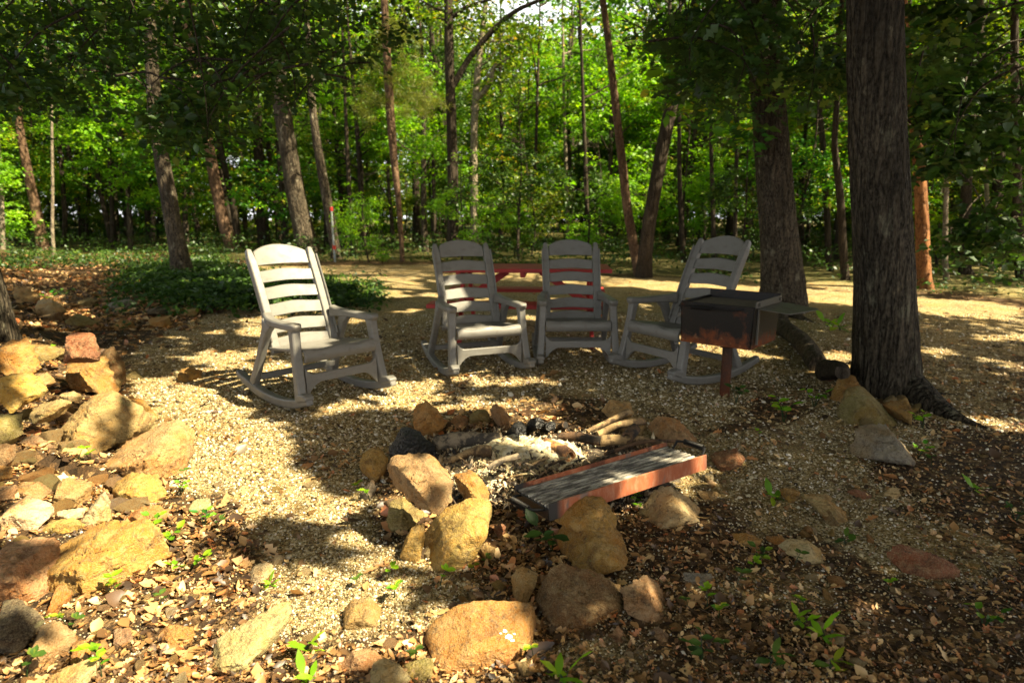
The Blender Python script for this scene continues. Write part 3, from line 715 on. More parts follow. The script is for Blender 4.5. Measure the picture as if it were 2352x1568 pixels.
def sheet(bm, x0, x1, zt, zb, surf, th, nx=14, nz=3):
    """panel whose front face is y = surf(x, z), thickness th towards +y"""
    g = {}
    for i in range(nx + 1):
        x = x0 + (x1 - x0) * i / nx
        for j in range(nz + 1):
            z = zb(x) + (zt(x) - zb(x)) * j / nz
            for k in (0, 1): g[i, j, k] = bm.verts.new((x, surf(x, z) + k * th, z))
    for i in range(nx):
        for j in range(nz):
            bm.faces.new([g[i, j, 0], g[i + 1, j, 0], g[i + 1, j + 1, 0], g[i, j + 1, 0]])
            bm.faces.new([g[i, j, 1], g[i, j + 1, 1], g[i + 1, j + 1, 1], g[i + 1, j, 1]])
        for j in (0, nz):
            q = [g[i, j, 0], g[i, j, 1], g[i + 1, j, 1], g[i + 1, j, 0]]; bm.faces.new(q if j == 0 else q[::-1])
    for j in range(nz):
        for i in (0, nx):
            q = [g[i, j, 0], g[i, j + 1, 0], g[i, j + 1, 1], g[i, j, 1]]; bm.faces.new(q if i == 0 else q[::-1])

# ================================================================== ROCKING CHAIRS
m, nt_, out = newmat('grey_plastic'); n = NT(nt_); o_ = n.obj()
c = n.mix(n.ramp(n.noise(o_, 5, 5, .6), [(.4, 0), (.75, .5)]), (.15, .147, .136), (.112, .108, .097))
c = n.mix(n.ramp(n.noise(n.map(o_, (11, 11, 26)), 1, 7, .75), [(.50, 0), (.68, .6)]), c, (.09, .08, .06))
principled(n, out, c, n.ramp(n.noise(o_, 14, 3), [(.3, .38), (.7, .58)]), n.bump(n.noise(o_, 260, 3, .6), .22, .002), spec=.45); M_plastic = m

def fb(z):                       # y of the back (front is -y) at height z
    t = (z - .36) / .77; return .13 + .25 * t + .07 * t * t
def make_chair(label):
    t = empty('rocking_chair', label=label, cat='rocking chair', group='grey plastic rocking chairs')
    # backrest
    bm = bmesh.new(); hw = .205
    bow = lambda x, z: fb(z) + .020 * (1 - (x / hw) ** 2)
    arch = lambda x: .007 * math.cos(x / hw * math.pi)
    def crest(x):
        q = abs(x) / hw
        return 1.085 + .045 * math.cos(min(q, .88) / .88 * math.pi / 2) ** .7 - (.012 if q > .93 else 0)
    sheet(bm, -hw, hw, crest, lambda x: .974 + .006 * math.cos(x / hw * 1.5), bow, .022, 24, 4)
    for zt, h in ((.940, .089), (.817, .089), (.694, .089), (.571, .089)):
        sheet(bm, -hw, hw, lambda x, zt=zt: zt + arch(x), lambda x, zt=zt, h=h: zt - h + arch(x) * .5, bow, .020, 16, 2)
    sheet(bm, -hw, hw, lambda x: .450 + arch(x), lambda x: .335, bow, .022, 16, 2)
    for s in (-1, 1):
        pts = []; ws = []; ts = []
        for i in range(19):
            z = .335 + (1.085 - .335) * i / 18; spread = 0.0 + .012 * max(0, (z - .6)) 
            pts.append((s * (.232 + spread), fb(z) + .008, z)); ws.append(.062 if i < 17 else .062 - .014 * (i - 16)); ts.append(.046)
        pts.append((s * .236, fb(1.095) + .010, 1.094)); ws.append(.026); ts.append(.03)
        sweep(bm, pts, ws, ts)
        for k in (0, 1):          # outer lip of the post, turned forward
            sweep(bm, [(s * (.262 + .012 * max(0, z - .6)), fb(z) - .012, z) for z in [.42 + .62 * i / 12 for i in range(13)]], [.012] * 13, [.05] * 13) if k == 0 else None
    bobj('backrest', bm, M_plastic, t, bevel=.006)
    # seat with its front apron
    bm = bmesh.new(); g = {}
    nx, ny = 18, 14
    for i in range(nx + 1):
        for j in range(ny + 1):
            x = -.272 + .544 * i / nx; q = j / ny; y = -.325 + .50 * q
            z = .438 - .055 * q - .028 * math.sin(min(1, q * 1.15) * math.pi) * (1 - (x / .29) ** 2) + .006 * math.cos(x / .272 * math.pi * 2) * (1 - q)
            for k in (0, 1): g[i, j, k] = bm.verts.new((x, y, z - .022 * k))
    for i in range(nx):
        for j in range(ny):
            bm.faces.new([g[i, j, 0], g[i + 1, j, 0], g[i + 1, j + 1, 0], g[i, j + 1, 0]]); bm.faces.new([g[i, j, 1], g[i, j + 1, 1], g[i + 1, j + 1, 1], g[i + 1, j, 1]])
        bm.faces.new([g[i, 0, 0], g[i, 0, 1], g[i + 1, 0, 1], g[i + 1, 0, 0]]); bm.faces.new([g[i, ny, 0], g[i + 1, ny, 0], g[i + 1, ny, 1], g[i, ny, 1]])
    for j in range(ny):
        bm.faces.new([g[0, j, 0], g[0, j + 1, 0], g[0, j + 1, 1], g[0, j, 1]]); bm.faces.new([g[nx, j, 0], g[nx, j, 1], g[nx, j + 1, 1], g[nx, j + 1, 0]])
    sheet(bm, -.275, .275, lambda x: .432 + .008 * math.cos(x / .272 * math.pi * 2), lambda x: .345, lambda x, z: -.338 - .02 * math.sin((z - .345) / .09 * 3.14), .022, 18, 4)
    bobj('seat', bm, M_plastic, t, bevel=.006)
    # lower front rail, arching into the legs
    bm = bmesh.new()
    def rb(x):
        q = max(0, abs(x) - .15) / .125; return .200 - .10 * min(1, q) ** 2.2
    def rt(x):
        q = max(0, abs(x) - .22) / .055; return .262 + .05 * min(1, q) ** 2
    sheet(bm, -.278, .278, rt, rb, lambda x, z: -.352 + .03 * (z - .2), .024, 26, 2)
    bobj('front_rail', bm, M_plastic, t, bevel=.004)
    bm = bmesh.new()
    sweep(bm, [(-.30, .26, .150), (.30, .26, .150)], [.035] * 2, [.045] * 2, side=(0, 1, 0)); bobj('rear_rail', bm, M_plastic, t, bevel=.004)
    for s in (-1, 1):
        bm = bmesh.new()
        sweep(bm, [(s * .298, -.268, .590), (s * .300, -.275, .55), (s * .303, -.288, .46), (s * .309, -.308, .34), (s * .318, -.335, .20), (s * .324, -.352, .12), (s * .326, -.36, .07)],
              [.060] * 7, [.085, .062, .056, .056, .060, .066, .076]); 
        bobj('front_leg', bm, M_plastic, t, bevel=.010)
        bm = bmesh.new()
        sweep(bm, [(s * .300, .070, .590), (s * .302, .100, .53), (s * .306, .155, .42), (s * .312, .215, .29), (s * .320, .275, .17), (s * .324, .315, .09)],
              [.052] * 6, [.13, .072, .056, .054, .058, .07])
        bobj('rear_leg', bm, M_plastic, t, bevel=.010)
        bm = bmesh.new()
        ys = [-.325, -.305, -.24, -.15, -.05, .05, .13, .185]
        sweep(bm, [(s * (.300 - .045 * max(0, (y - .02)) / .165), y, .600 - .030 * (1 - ((y + .07) / .255) ** 2) * .25 + (-.012 if y < -.31 else 0)) for y in ys], [.052, .072, .078, .076, .070, .066, .064, .06], [.05, .052, .050, .050, .052, .058, .07, .10])
        bobj('armrest', bm, M_plastic, t, bevel=.012)
        bm = bmesh.new(); pts = []; ws = []; ts = []
        for i in range(23):
            y = -.475 + 1.03 * i / 22; z = .030 + .5 * ((y + .0) ** 2) * .72
            pts.append((s * .327, y, z)); ws.append(.058 if 1 <= i <= 21 else .05); ts.append(.062 if 2 < i < 20 else .05)
        sweep(bm, pts, ws, ts)
        sweep(bm, [(s * .327, -.472, .125), (s * .327, -.435, .135), (s * .327, -.36, .112)], [.066, .07, .07], [.035, .05, .06])
        bobj('rocker', bm, M_plastic, t, bevel=.010)
    return t
def copy_tree(o, parent=None):
    c = link(o.copy()); c.parent = parent
    for ch in o.children: copy_tree(ch, c)
    return c
ch1 = make_chair('pale sunlit rocking chair standing apart on the left, turned towards the fire pit')
chairs = [ch1] + [copy_tree(ch1) for i in range(3)]
for o, lab in zip(chairs[1:], ('half sunlit rocking chair in front of the left end of the red picnic table', 'rocking chair facing straight ahead in front of the right end of the red picnic table', 'shaded rocking chair behind the black barbecue grill, turned to the left')): o['label'] = lab
# (photo position of one front foot, side of that foot, yaw)
for o, (fx, fy, s, yaw, tilt) in zip(chairs, [(704, 958, -1, R(47), R(0)), (1043, 878, -1, R(22), R(1)), (1240, 854, -1, R(1), R(0)), (1548, 899, 1, R(-57), R(-1))]):
    f_ = G(fx, fy); cy_, sy_ = math.cos(yaw), math.sin(yaw)
    lx, ly = s * .33, -.42
    o.location = (f_[0] - (lx * cy_ - ly * sy_), f_[1] - (lx * sy_ + ly * cy_), 0)
    o.location.z = float(H(o.location.x, o.location.y)) + .004; o.rotation_euler = (tilt, 0, yaw); o.scale = (1, 1, 1.0 if yaw < -.5 else .945)
CH = [np.array(o.location) for o in chairs]

# ================================================================== PICNIC TABLE
m, nt_, out = newmat('red_painted_wood'); n = NT(nt_); o_ = n.obj()
gr_ = n.noise(n.map(o_, (4, 60, 60)), 1, 5, .6)
c = n.mix(gr_, (.30, .018, .018), (.42, .042, .036)); c = n.mix(n.ramp(n.noise(n.map(o_, (3, 30, 30)), 1, 6, .7), [(.6, 0), (.72, .5)]), c, (.10, .03, .025))
principled(n, out, c, .55, n.bump(gr_, .4, .004)); M_red = m
tb = empty('picnic_table', label='deep red wooden picnic table standing on the gravel behind the rocking chairs', cat='picnic table')
L = 1.80
for i in range(5):
    bm = bmesh.new(); boxb(bm, (0, -.288 + .144 * i, .735), (L, .136, .038)); bobj('top_plank', bm, M_red, tb, bevel=.003)
for s in (-1, 1):
    for k in (0, 1):
        bm = bmesh.new(); boxb(bm, (0, s * (.60 + .143 * k), .43), (L, .136, .038)); bobj('bench_plank', bm, M_red, tb, bevel=.003)
for s in (-1, 1):
    x = s * .66
    bm = bmesh.new(); boxb(bm, (x, 0, .690), (.04, .70, .05)); bobj('top_cleat', bm, M_red, tb, bevel=.003)
    bm = bmesh.new(); boxb(bm, (x, 0, .365), (.04, 1.50, .09)); bobj('bench_beam', bm, M_red, tb, bevel=.003)
    for q in (-1, 1):
        bm = bmesh.new(); beam(bm, (x + .041, q * .22, .71), (x + .041, q * .60, 0.0), .038, .09); bobj('leg', bm, M_red, tb, bevel=.003)
    bm = bmesh.new(); beam(bm, (x, 0, .38), (s * .18, 0, .70), .05, .07, side=(0, 1, 0)); bobj('brace', bm, M_red, tb, bevel=.003)
bm = bmesh.new(); boxb(bm, (0, 0, .690), (.05, .66, .05)); bobj('top_cleat', bm, M_red, tb, bevel=.003)
tp = G(1176, 800); tb.location = (.13, 6.75, float(H(.13, 6.75))); tb.rotation_euler = (0, 0, R(-4))

# ================================================================== PARK GRILL ON ITS POST
def rustmat(name, dark, rust, zlo, zhi, amount=.5, axis=2):
    m, nt_, out = newmat(name); n = NT(nt_); o = n.obj()
    sep = n.n('SeparateXYZ'); n.l(o, sep.inputs[0])
    zz = n.n('MapRange'); n.l(sep.outputs[axis], zz.inputs[0]); zz.inputs[1].default_value = zlo; zz.inputs[2].default_value = zhi; zz.inputs[3].default_value = 1; zz.inputs[4].default_value = 0
    st = n.noise(n.map(o, (11, 11, 8)), 1, 7, .75, .4); a = n.math('ADD', n.math('MULTIPLY', zz.outputs[0], amount), n.math('MULTIPLY_ADD', st, 1.5, -.55))
    f = n.ramp(a, [(.30, 0), (.85, 1)])
    r1 = n.mix(n.noise(o, 40, 5, .7), rust, (rust[0] * .45, rust[1] * .38, rust[2] * .4)); r1 = n.mix(n.ramp(n.noise(o, 16, 5, .7), [(.58, 0), (.7, .7)]), r1, (.55, .30, .14))
    c = n.mix(f, dark, r1); ro = n.mix(f, (.42,) * 3, (.9,) * 3)
    principled(n, out, c, ro, n.bump(n.noise(o, 120, 4, .7), .4, .003), metal=0, spec=.25); return m
M_fire = rustmat('sooty_black_steel', (.006, .0055, .005), (.30, .085, .020), .38, .53, .55)
M_post = rustmat('rusty_post', (.03, .014, .008), (.13, .042, .018), 0, .4, .7)
M_steel = rustmat('grey_steel', (.085, .08, .068), (.12, .07, .035), 0, 1, .1)
M_black = rustmat('black_iron', (.012, .012, .013), (.10, .05, .03), 0, 1, .0)
gp = G(1664, 908); gl = empty('park_grill', (gp[0], gp[1], gp[2]), R(-40.5), 'black rusty barbecue grill on a single post in front of the shaded rocking chair', 'barbecue grill')
bm = bmesh.new(); hx, hy, zt, zb_ = .26, .255, .70, .42; th = .012
def wall(bm, a, b, c, d, nrm):      # quad plate with thickness along nrm
    nrm = Vector(nrm) * th; v = [bm.verts.new(Vector(p)) for p in (a, b, c, d)] + [bm.verts.new(Vector(p) - nrm) for p in (a, b, c, d)]
    for f in ((0, 1, 2, 3), (7, 6, 5, 4), (0, 4, 5, 1), (1, 5, 6, 2), (2, 6, 7, 3), (3, 7, 4, 0)): bm.faces.new([v[i] for i in f])
bx_, by_ = hx - .012, hy - .012
wall(bm, (-bx_, -by_, zb_), (bx_, -by_, zb_), (hx, -hy, zt), (-hx, -hy, zt), (0, -1, 0))
wall(bm, (bx_, by_, zb_), (-bx_, by_, zb_), (-hx, hy, zt + .045), (hx, hy, zt + .045), (0, 1, 0))
wall(bm, (bx_, -by_, zb_), (bx_, by_, zb_), (hx, hy, zt), (hx, -hy, zt), (1, 0, 0))
wall(bm, (-bx_, by_, zb_), (-bx_, -by_, zb_), (-hx, -hy, zt), (-hx, hy, zt), (-1, 0, 0))
bobj('firebox', bm, M_fire, gl, bevel=.003)
bm = bmesh.new(); boxb(bm, (0, 0, zb_ - .004), (.50, .49, .012)); bobj('bottom_plate', bm, M_fire, gl, bevel=.003)
bm = bmesh.new(); boxb(bm, (0, 0, zt - .17), (.48, .47, .012)); bobj('ash_bed', bm, M_post, gl)
gt = None
bm = bmesh.new()
for i in range(27): boxb(bm, (0, -.225 + .45 * i / 26, zt - .022), (.50, .008, .008))
for x in (-.25, 0, .25): boxb(bm, (x, 0, zt - .032), (.012, .47, .012))
m, nt_, out = newmat('worn_grate'); n = NT(nt_); principled(n, out, n.mix(n.noise(n.obj(), 30, 4), (.02, .018, .014), (.11, .09, .05)), .7, metal=0); M_grate = m
gt = bobj('cooking_grate', bm, M_grate, gl)
def spring(bm, a, b, r, turns, wire):
    a = Vector(a); b = Vector(b); d = (b - a).normalized(); u = d.cross(Vector((0, .1, 1))).normalized(); v = d.cross(u); N_ = turns * 12
    pts = [a + (b - a) * i / N_ + (u * math.cos(i * math.pi / 6) + v * math.sin(i * math.pi / 6)) * r for i in range(N_ + 1)]
    tube(bm, pts, wire, 5)
bm = bmesh.new(); spring(bm, (-.16, -hy - .04, zt - .03), (-.02, -hy - .04, zt - .03), .013, 11, .003)
tube(bm, [(-.25, -hy + .01, zt), (-.25, -hy - .04, zt - .03), (-.16, -hy - .04, zt - .03), (.12, -hy - .04, zt - .03), (.20, -hy + .01, zt - .02)], .006, 6); bobj('spring_handle', bm, M_black, gl)
bm = bmesh.new(); boxb(bm, (hx + .005, .0, zt + .012), (.006, .50, .045)); 
for y in (-.2, .2): tube(bm, [(hx + .004, y, zt + .012), (hx + .022, y, zt + .012)], .012, 8)
bobj('side_rail', bm, M_steel, gl, bevel=.002)
bm = bmesh.new(); v = [(hx + .010, -.22, zt - .012), (hx + .010, .24, zt - .012), (hx + .25, .24, zt - .034), (hx + .27, .20, zt - .037), (hx + .20, -.17, zt - .034)]
vv = [bm.verts.new(p) for p in v] + [bm.verts.new((p[0], p[1], p[2] - .006)) for p in v]
bm.faces.new(vv[:5]); bm.faces.new(vv[5:][::-1])
for i in range(5): bm.faces.new([vv[i], vv[5 + i], vv[5 + (i + 1) % 5], vv[(i + 1) % 5]])
bobj('side_shelf', bm, M_steel, gl, bevel=.002)
bm = bmesh.new(); tube(bm, [(0, 0, -.1), (0, 0, .36)], .036, 18); tube(bm, [(0, 0, .36), (0, 0, .388)], [.05, .06], 18); bobj('post', bm, M_post, gl)
bm = bmesh.new(); beam(bm, (.264, -.18, .44), (.264, -.18, .69), .02, .01, side=(0, 1, 0)); beam(bm, (-.262, -.15, .44), (-.262, -.15, .69), .02, .01, side=(0, 1, 0)); bobj('adjusting_bar', bm, M_steel, gl)

# ================================================================== LOOSE RUSTY GRATE ON THE FIRE RING
def rustplate():
    m, nt_, out = newmat('rust_red_plate'); n = NT(nt_); o = n.obj()
    a = n.noise(n.map(o, (14, 14, 5)), 1, 6, .72, .6); b = n.noise(n.map(o, (40, 40, 12)), 1, 5, .7)
    c = n.mix(a, (.22, .05, .018), (.46, .15, .065)); c = n.mix(n.ramp(b, [(.48, 0), (.72, .5)]), c, (.55, .33, .21)); c = n.mix(n.ramp(n.noise(n.map(o, (9, 9, 3)), 1, 5, .7), [(.56, 0), (.64, .85)]), c, (.16, .13, .11))
    c = n.mix(n.ramp(n.noise(n.map(o, (7, 7, 7), loc=(4, 2, 1)), 1, 5, .7), [(.60, 0), (.66, .8)]), c, (.10, .035, .02))
    sep = n.n('SeparateXYZ'); n.l(o, sep.inputs[0]); e = n.ramp(sep.outputs[0], [(.035, 1), (.075, 0), (.86, 0), (.93, 1)])
    c = n.mix(e, c, (.035, .032, .03))
    principled(n, out, c, .75, n.bump(b, .5, .003), spec=.35); return m
M_rp = rustplate()
m, nt_, out = newmat('ashy_bars'); n = NT(nt_); f = n.noise(n.map(n.obj(), (8, 40, 20)), 1, 6, .7)
principled(n, out, n.ramp(f, [(.30, (.025, .023, .022)), (.46, (.14, .13, .115)), (.62, (.50, .48, .42))]), .85); M_ashbar = m
A = G(1262, 1196, .125); B_ = G(1622, 1077, .125)
dirv = B_ - A; LG = float(np.hypot(dirv[0], dirv[1])); ang = math.atan2(dirv[1], dirv[0])
fg = empty('fire_grate', tuple(A), ang, 'long rust red cooking grate with coil handles lying tilted on the fire ring', 'grate'); fg.rotation_euler = (R(-3), R(-1), ang)
Wd = .25; hh = .072
bm = bmesh.new(); boxb(bm, (LG / 2, 0, hh / 2), (LG, .008, hh)); bobj('side_plate', bm, M_rp, fg, bevel=.0015)
bm = bmesh.new(); boxb(bm, (LG / 2, Wd, hh / 2 - .004), (LG, .008, hh)); bobj('side_plate', bm, M_rp, fg, bevel=.0015)
for x in (.004, LG - .004):
    bm = bmesh.new(); boxb(bm, (x, Wd / 2, .022), (.008, Wd - .010, .044)); bobj('end_plate', bm, M_black, fg, bevel=.0015)
bm = bmesh.new()
for i in range(10): boxb(bm, (LG / 2, .018 + (Wd - .036) * i / 9, .046 + .0015 * math.sin(i * 2.3)), (LG - .02, .0125, .008))
for i in range(9): boxb(bm, (.05 + (LG - .1) * i / 8, Wd / 2, .037), (.01, Wd - .012, .009))
bobj('grate_bars', bm, M_ashbar, fg)
bm = bmesh.new(); boxb(bm, (LG / 2, Wd / 2, .012), (LG - .03, Wd - .02, .004)); bobj('bottom_plate', bm, M_black, fg)
for x, s in ((0, -1), (LG, 1)):
    bm = bmesh.new(); y0, y1 = (.035, .215); zc_ = .040 if s < 0 else .075
    spring(bm, (x + s * .055, y0 + .03, zc_), (x + s * .055, y1 - .03, zc_), .012, 15, .0030)
    tube(bm, [(x, y0, .035), (x + s * .03, y0 + .004, zc_), (x + s * .052, y0 + .025, zc_), (x + s * .055, (y0 + y1) / 2, zc_), (x + s * .052, y1 - .025, zc_), (x + s * .03, y1 - .004, zc_), (x, y1, .035)], .006, 8)
    bobj('coil_handle', bm, M_black, fg)

# ================================================================== THE FIRE BED
m, nt_, out = newmat('ash'); n = NT(nt_); o = n.obj()
f = n.noise(o, 9, 6, .72, .5); vo = n.n('TexVoronoi'); vo.inputs['Scale'].default_value = 55; n.l(o, vo.inputs['Vector']); sv = n.n('SeparateColor'); n.l(vo.outputs['Color'], sv.inputs[0])
c = n.ramp(f, [(.24, (.10, .08, .05)), (.38, (.30, .24, .125)), (.50, (.48, .40, .23)), (.62, (.62, .57, .43))]); c = n.mix(n.ramp(sv.outputs[0], [(.80, 0), (.84, .85)]), c, (.10, .085, .07)); c = n.mix(n.ramp(sv.outputs[1], [(.70, 0), (.75, .6)]), c, (.80, .72, .45))
principled(n, out, c, .95, n.bump(n.math('ADD', f, n.noise(o, 60, 4, .7)), .9, .015)); M_ash = m
m, nt_, out = newmat('charcoal'); n = NT(nt_); o = n.obj(); f = n.noise(o, 45, 5, .7)
c = n.mix(n.ramp(n.noise(o, 14, 5, .7), [(.55, 0), (.72, .5)]), (.010, .010, .011), (.10, .095, .09)); vo = n.n('TexVoronoi', feature='DISTANCE_TO_EDGE'); vo.inputs['Scale'].default_value = 38; n.l(o, vo.inputs['Vector'])
principled(n, out, c, n.ramp(f, [(.3, .3), (.7, .7)]), n.bump(n.math('ADD', n.ramp(vo.outputs['Distance'], [(0, 0), (.15, 1)]), f), 1, .01), spec=.6); M_char = m
def mound(name, c, rx, ry, h, mat, label, cat, seed, kind=None):
    k = 150; uu = np.linspace(-1.25, 1.25, k); X, Y = np.meshgrid(uu * rx, uu * ry); r = np.sqrt((X / rx) ** 2 + (Y / ry) ** 2) + .35 * (fbm(X * 4 + seed, Y * 4, o=3, seed=seed) - .5)
    z = h * (1 - sstep(.1, 1.0, r)) * (.75 + .5 * fbm(X * 7, Y * 7 + seed, o=4, seed=seed + 1)) + .030 * (fbm(X * 30, Y * 30, o=3, seed=seed + 2) - .5)
    Z = H(X + c[0], Y + c[1]) - c[2] + z - .02 - .03 * sstep(1.0, 1.15, r)
    id_ = np.arange(k * k).reshape(k, k); Fc = np.stack([id_[:-1, :-1], id_[:-1, 1:], id_[1:, 1:], id_[1:, :-1]], -1).reshape(-1, 4)
    rr = r.ravel(); keep = (rr[Fc] < 1.12).all(1)
    o = mobj(name, fastmesh(name, np.stack([X.ravel(), Y.ravel(), Z.ravel()], -1), Fc[keep], 4, smooth=True), mat, loc=c); return tag(o, label, cat)
fc = G(1215, 1085)
m, nt_, out = newmat('sooty_soil'); n = NT(nt_); o = n.obj()
c = n.ramp(n.noise(o, 24, 6, .75), [(.35, (.02, .017, .014)), (.52, (.09, .07, .05)), (.62, (.24, .19, .12)), (.72, (.45, .42, .36))]); principled(n, out, c, .95, n.bump(n.noise(o, 40, 6, .8), 1, .02)); M_soot = m
mound('fire_bed', tuple(G(1250, 1075)), .95, .62, .10, M_soot, 'dark sooty earth filling the fire ring', 'fire bed', 3)
mound('ash_pile', tuple(G(1195, 1075) + np.array([0, 0, .10])), .64, .42, .175, M_ash, 'pale heap of ash and wood chips in the middle of the fire ring', 'ash pile', 9)
def woodmat(name, a, b, c2):
    m, nt_, out = newmat(name); n = NT(nt_); o = n.n('TexCoord').outputs['Generated']; ob = n.obj()
    g = n.noise(n.map(o, (3, 26, 26)), 1, 5, .65); c = n.mix(g, a, b); c = n.mix(n.ramp(n.noise(ob, 11, 5, .7), [(.44, 0), (.56, .95)]), c, c2)
    principled(n, out, c, .85, n.bump(g, .8, .006)); return m
M_wtan = woodmat('old_wood_tan', (.24, .15, .065), (.42, .30, .15), (.05, .03, .016)); M_wgrey = woodmat('old_wood_grey', (.13, .10, .065), (.30, .24, .16), (.03, .025, .02))
M_wburn = woodmat('half_burnt_wood', (.03, .022, .018), (.20, .11, .05), (.012, .011, .01)); M_worange = woodmat('split_wood_orange', (.34, .15, .05), (.52, .27, .10), (.06, .03, .018))
def log(a, b, r0, r1, mat, label, name='burnt_log', seg=16, hollow=False, cat='log', group='burnt logs and sticks in the fire ring', knob=.34, bend=.08):
    a, b = Vector(a), Vector(b); L_ = (b - a).length; sd_ = random.random() * 50; bm = bmesh.new(); nr = 14; rings = []
    d = (b - a).normalized(); s = d.cross(Vector((0, 0, 1))).normalized(); u = s.cross(d); mid = (a + b) / 2
    for i in range(nr + 1):
        t = i / nr; p = a.lerp(b, t) + (u * math.sin(t * 3.1) + s * math.sin(t * 5 + sd_)) * bend * L_ * .5 - mid; ring_ = []
        for k in range(seg):
            an = 2 * math.pi * k / seg; rr = (r0 + (r1 - r0) * t) * (1 + knob * 2 * (float(fbm(math.cos(an) * 1.4 + sd_, math.sin(an) * 1.4, t * 5, o=3)) - .5))
            if i in (0, nr): rr *= .93
            ring_.append(bm.verts.new(p + (s * math.cos(an) + u * math.sin(an)) * rr))
        rings.append(ring_)
    for q0, q1 in zip(rings, rings[1:]):
        for k in range(seg): bm.faces.new([q0[k], q0[(k + 1) % seg], q1[(k + 1) % seg], q1[k]])
    for e, rg_ in ((0, rings[0]), (1, rings[-1])):
        if hollow:
            cen = sum((v.co for v in rg_), Vector()) / seg; dd = d if e == 0 else -d
            in1 = [bm.verts.new(cen + (v.co - cen) * .62) for v in rg_]; in2 = [bm.verts.new(cen + (v.co - cen) * .5 + dd * L_ * .3) for v in rg_]
            for k in range(seg):
                k2 = (k + 1) % seg; bm.faces.new([rg_[k], in1[k], in1[k2], rg_[k2]]); bm.faces.new([in1[k], in2[k], in2[k2], in1[k2]])
            bm.faces.new(in2)
        else: bm.faces.new(rg_)
    o = bobj(name, bm, mat, sharp=50); o.location = mid; return tag(o, label, cat, group)
def PZ(x, y, z): return tuple(G(x, y, z))
log(PZ(1000, 1022, .07), PZ(1150, 1012, .13), .052, .045, M_wgrey, 'thick grey weathered log lying behind the pointed pale stick')
log(PZ(1020, 1062, .06), PZ(1128, 1034, .14), .012, .032, M_wtan, 'pointed pale tan stick beside the ash pile')
log(PZ(1307, 1048, .12), PZ(1252, 1018, .12), .036, .034, M_worange, 'short hollow rusty orange log facing the viewer in the ash', hollow=True)
log(PZ(1282, 1004, .10), PZ(1380, 1012, .10), .026, .028, M_wburn, 'black burnt end of branch behind the hollow orange log')
log(PZ(1375, 1010, .10), PZ(1525, 1022, .09), .030, .022, M_wtan, 'long tan bark covered log pointing to the large pinkish rock')
log(PZ(1350, 992, .09), PZ(1450, 946, .14), .014, .020, M_wtan, 'thin tan stick leaning up on the back tan rock')
log(PZ(1372, 998, .11), PZ(1475, 966, .15), .018, .026, M_wtan, 'thick tan stick lying just above the hollow dark stub')
log(PZ(1440, 1004, .13), PZ(1462, 985, .13), .034, .032, M_wburn, 'dark hollow stub of log at the back right of the fire ring', hollow=True)
log(PZ(1385, 1040, .10), PZ(1560, 1012, .10), .010, .008, M_wburn, 'thin dark stick lying along the far side of the grate')
log(PZ(1120, 1075, .14), PZ(1190, 1046, .17), .012, .016, M_wgrey, 'grey stick half buried in the front of the ash pile')
log(PZ(1180, 995, .02), PZ(1205, 990, .20), .042, .026, M_char, 'upright black charred stump at the back of the fire ring', bend=.1, knob=.5)
log(PZ(1215, 985, .02), PZ(1240, 972, .12), .035, .03, M_char, 'low charred lump leaning against the upright black stump', knob=.5)
log(PZ(1252, 985, .02), PZ(1268, 980, .14), .030, .024, M_char, 'small black charred stub right of the upright black stump', knob=.5)
log(PZ(1285, 985, .02), PZ(1300, 975, .09), .024, .02, M_wburn, 'small brown burnt stub at the back of the fire ring', knob=.4)
o = rock([(880,1030),(905,1000),(915,986),(960,990),(985,1020),(1022,1045),(1010,1060),(940,1058),(890,1062)], 'c', 'lumpy black charred log at the left of the fire ring', dz=.06, name='charred_log', group='burnt logs and sticks in the fire ring', p=10, rough=2.2)
o.data.materials.clear(); o.data.materials.append(M_char); o['category'] = 'log'
rg = random.Random(3)
for i in range(46):
    x, y = rg.gauss(1190, 75), rg.gauss(1085, 26)
    if not (1040 < x < 1370 and 1010 < y < 1150): continue
    a = G(x, y, .10 + .03 * rg.random() if y < 1100 else .06); an = rg.uniform(0, 3.1); l = rg.uniform(.03, .10)
    o = log(a, a + np.array([math.cos(an) * l, math.sin(an) * l, rg.uniform(-.01, .03)]), rg.uniform(.004, .010), .005, rg.choice([M_wtan, M_wtan, M_wgrey, M_wburn, M_ash]), 'short bit of stick among the ash', name='stick', seg=6, cat='stick', group='bits of stick among the ash')
# ---- charcoal crumbs and chips
P = scatter_px(5200, 985, 1180, 950, 1500); e = ((P[:, 0] - fc[0]) / .95) ** 2 + ((P[:, 1] - fc[1]) / .6) ** 2; P = P[e < 1]; n_ = len(P); P[:, 2] += .03 + .10 * (1 - sstep(.1, 1.0, np.sqrt(((P[:, 0] - G(1195, 1075)[0]) / .62) ** 2 + ((P[:, 1] - G(1195, 1075)[1]) / .42) ** 2)))
T, Fc = pebble_t(9); V, Fa, r = massarr(T, Fc, P, rotm(RNG.normal(0, 1, n_), RNG.normal(0, 1, n_), RNG.uniform(0, 6, n_)), np.stack([RNG.lognormal(-4.8, .5, n_)] * 3, -1) * np.array([[1.6, .8, .5]]), RNG.uniform(0, 1, n_))
m, nt_, out = newmat('fire_crumbs'); n = NT(nt_); c = n.ramp(n.attr('rnd'), [(0, (.02, .018, .016)), (.4, (.09, .06, .04)), (.6, (.40, .28, .16)), (.85, (.48, .41, .27)), (1, (.64, .59, .47))]); principled(n, out, c, .9)
o = mobj('ash_crumbs', fastmesh('ash_crumbs', V, Fa, 3, r), m); o['kind'] = 'stuff'; o['label'] = 'crumbs of charcoal and wood chips over the fire bed'

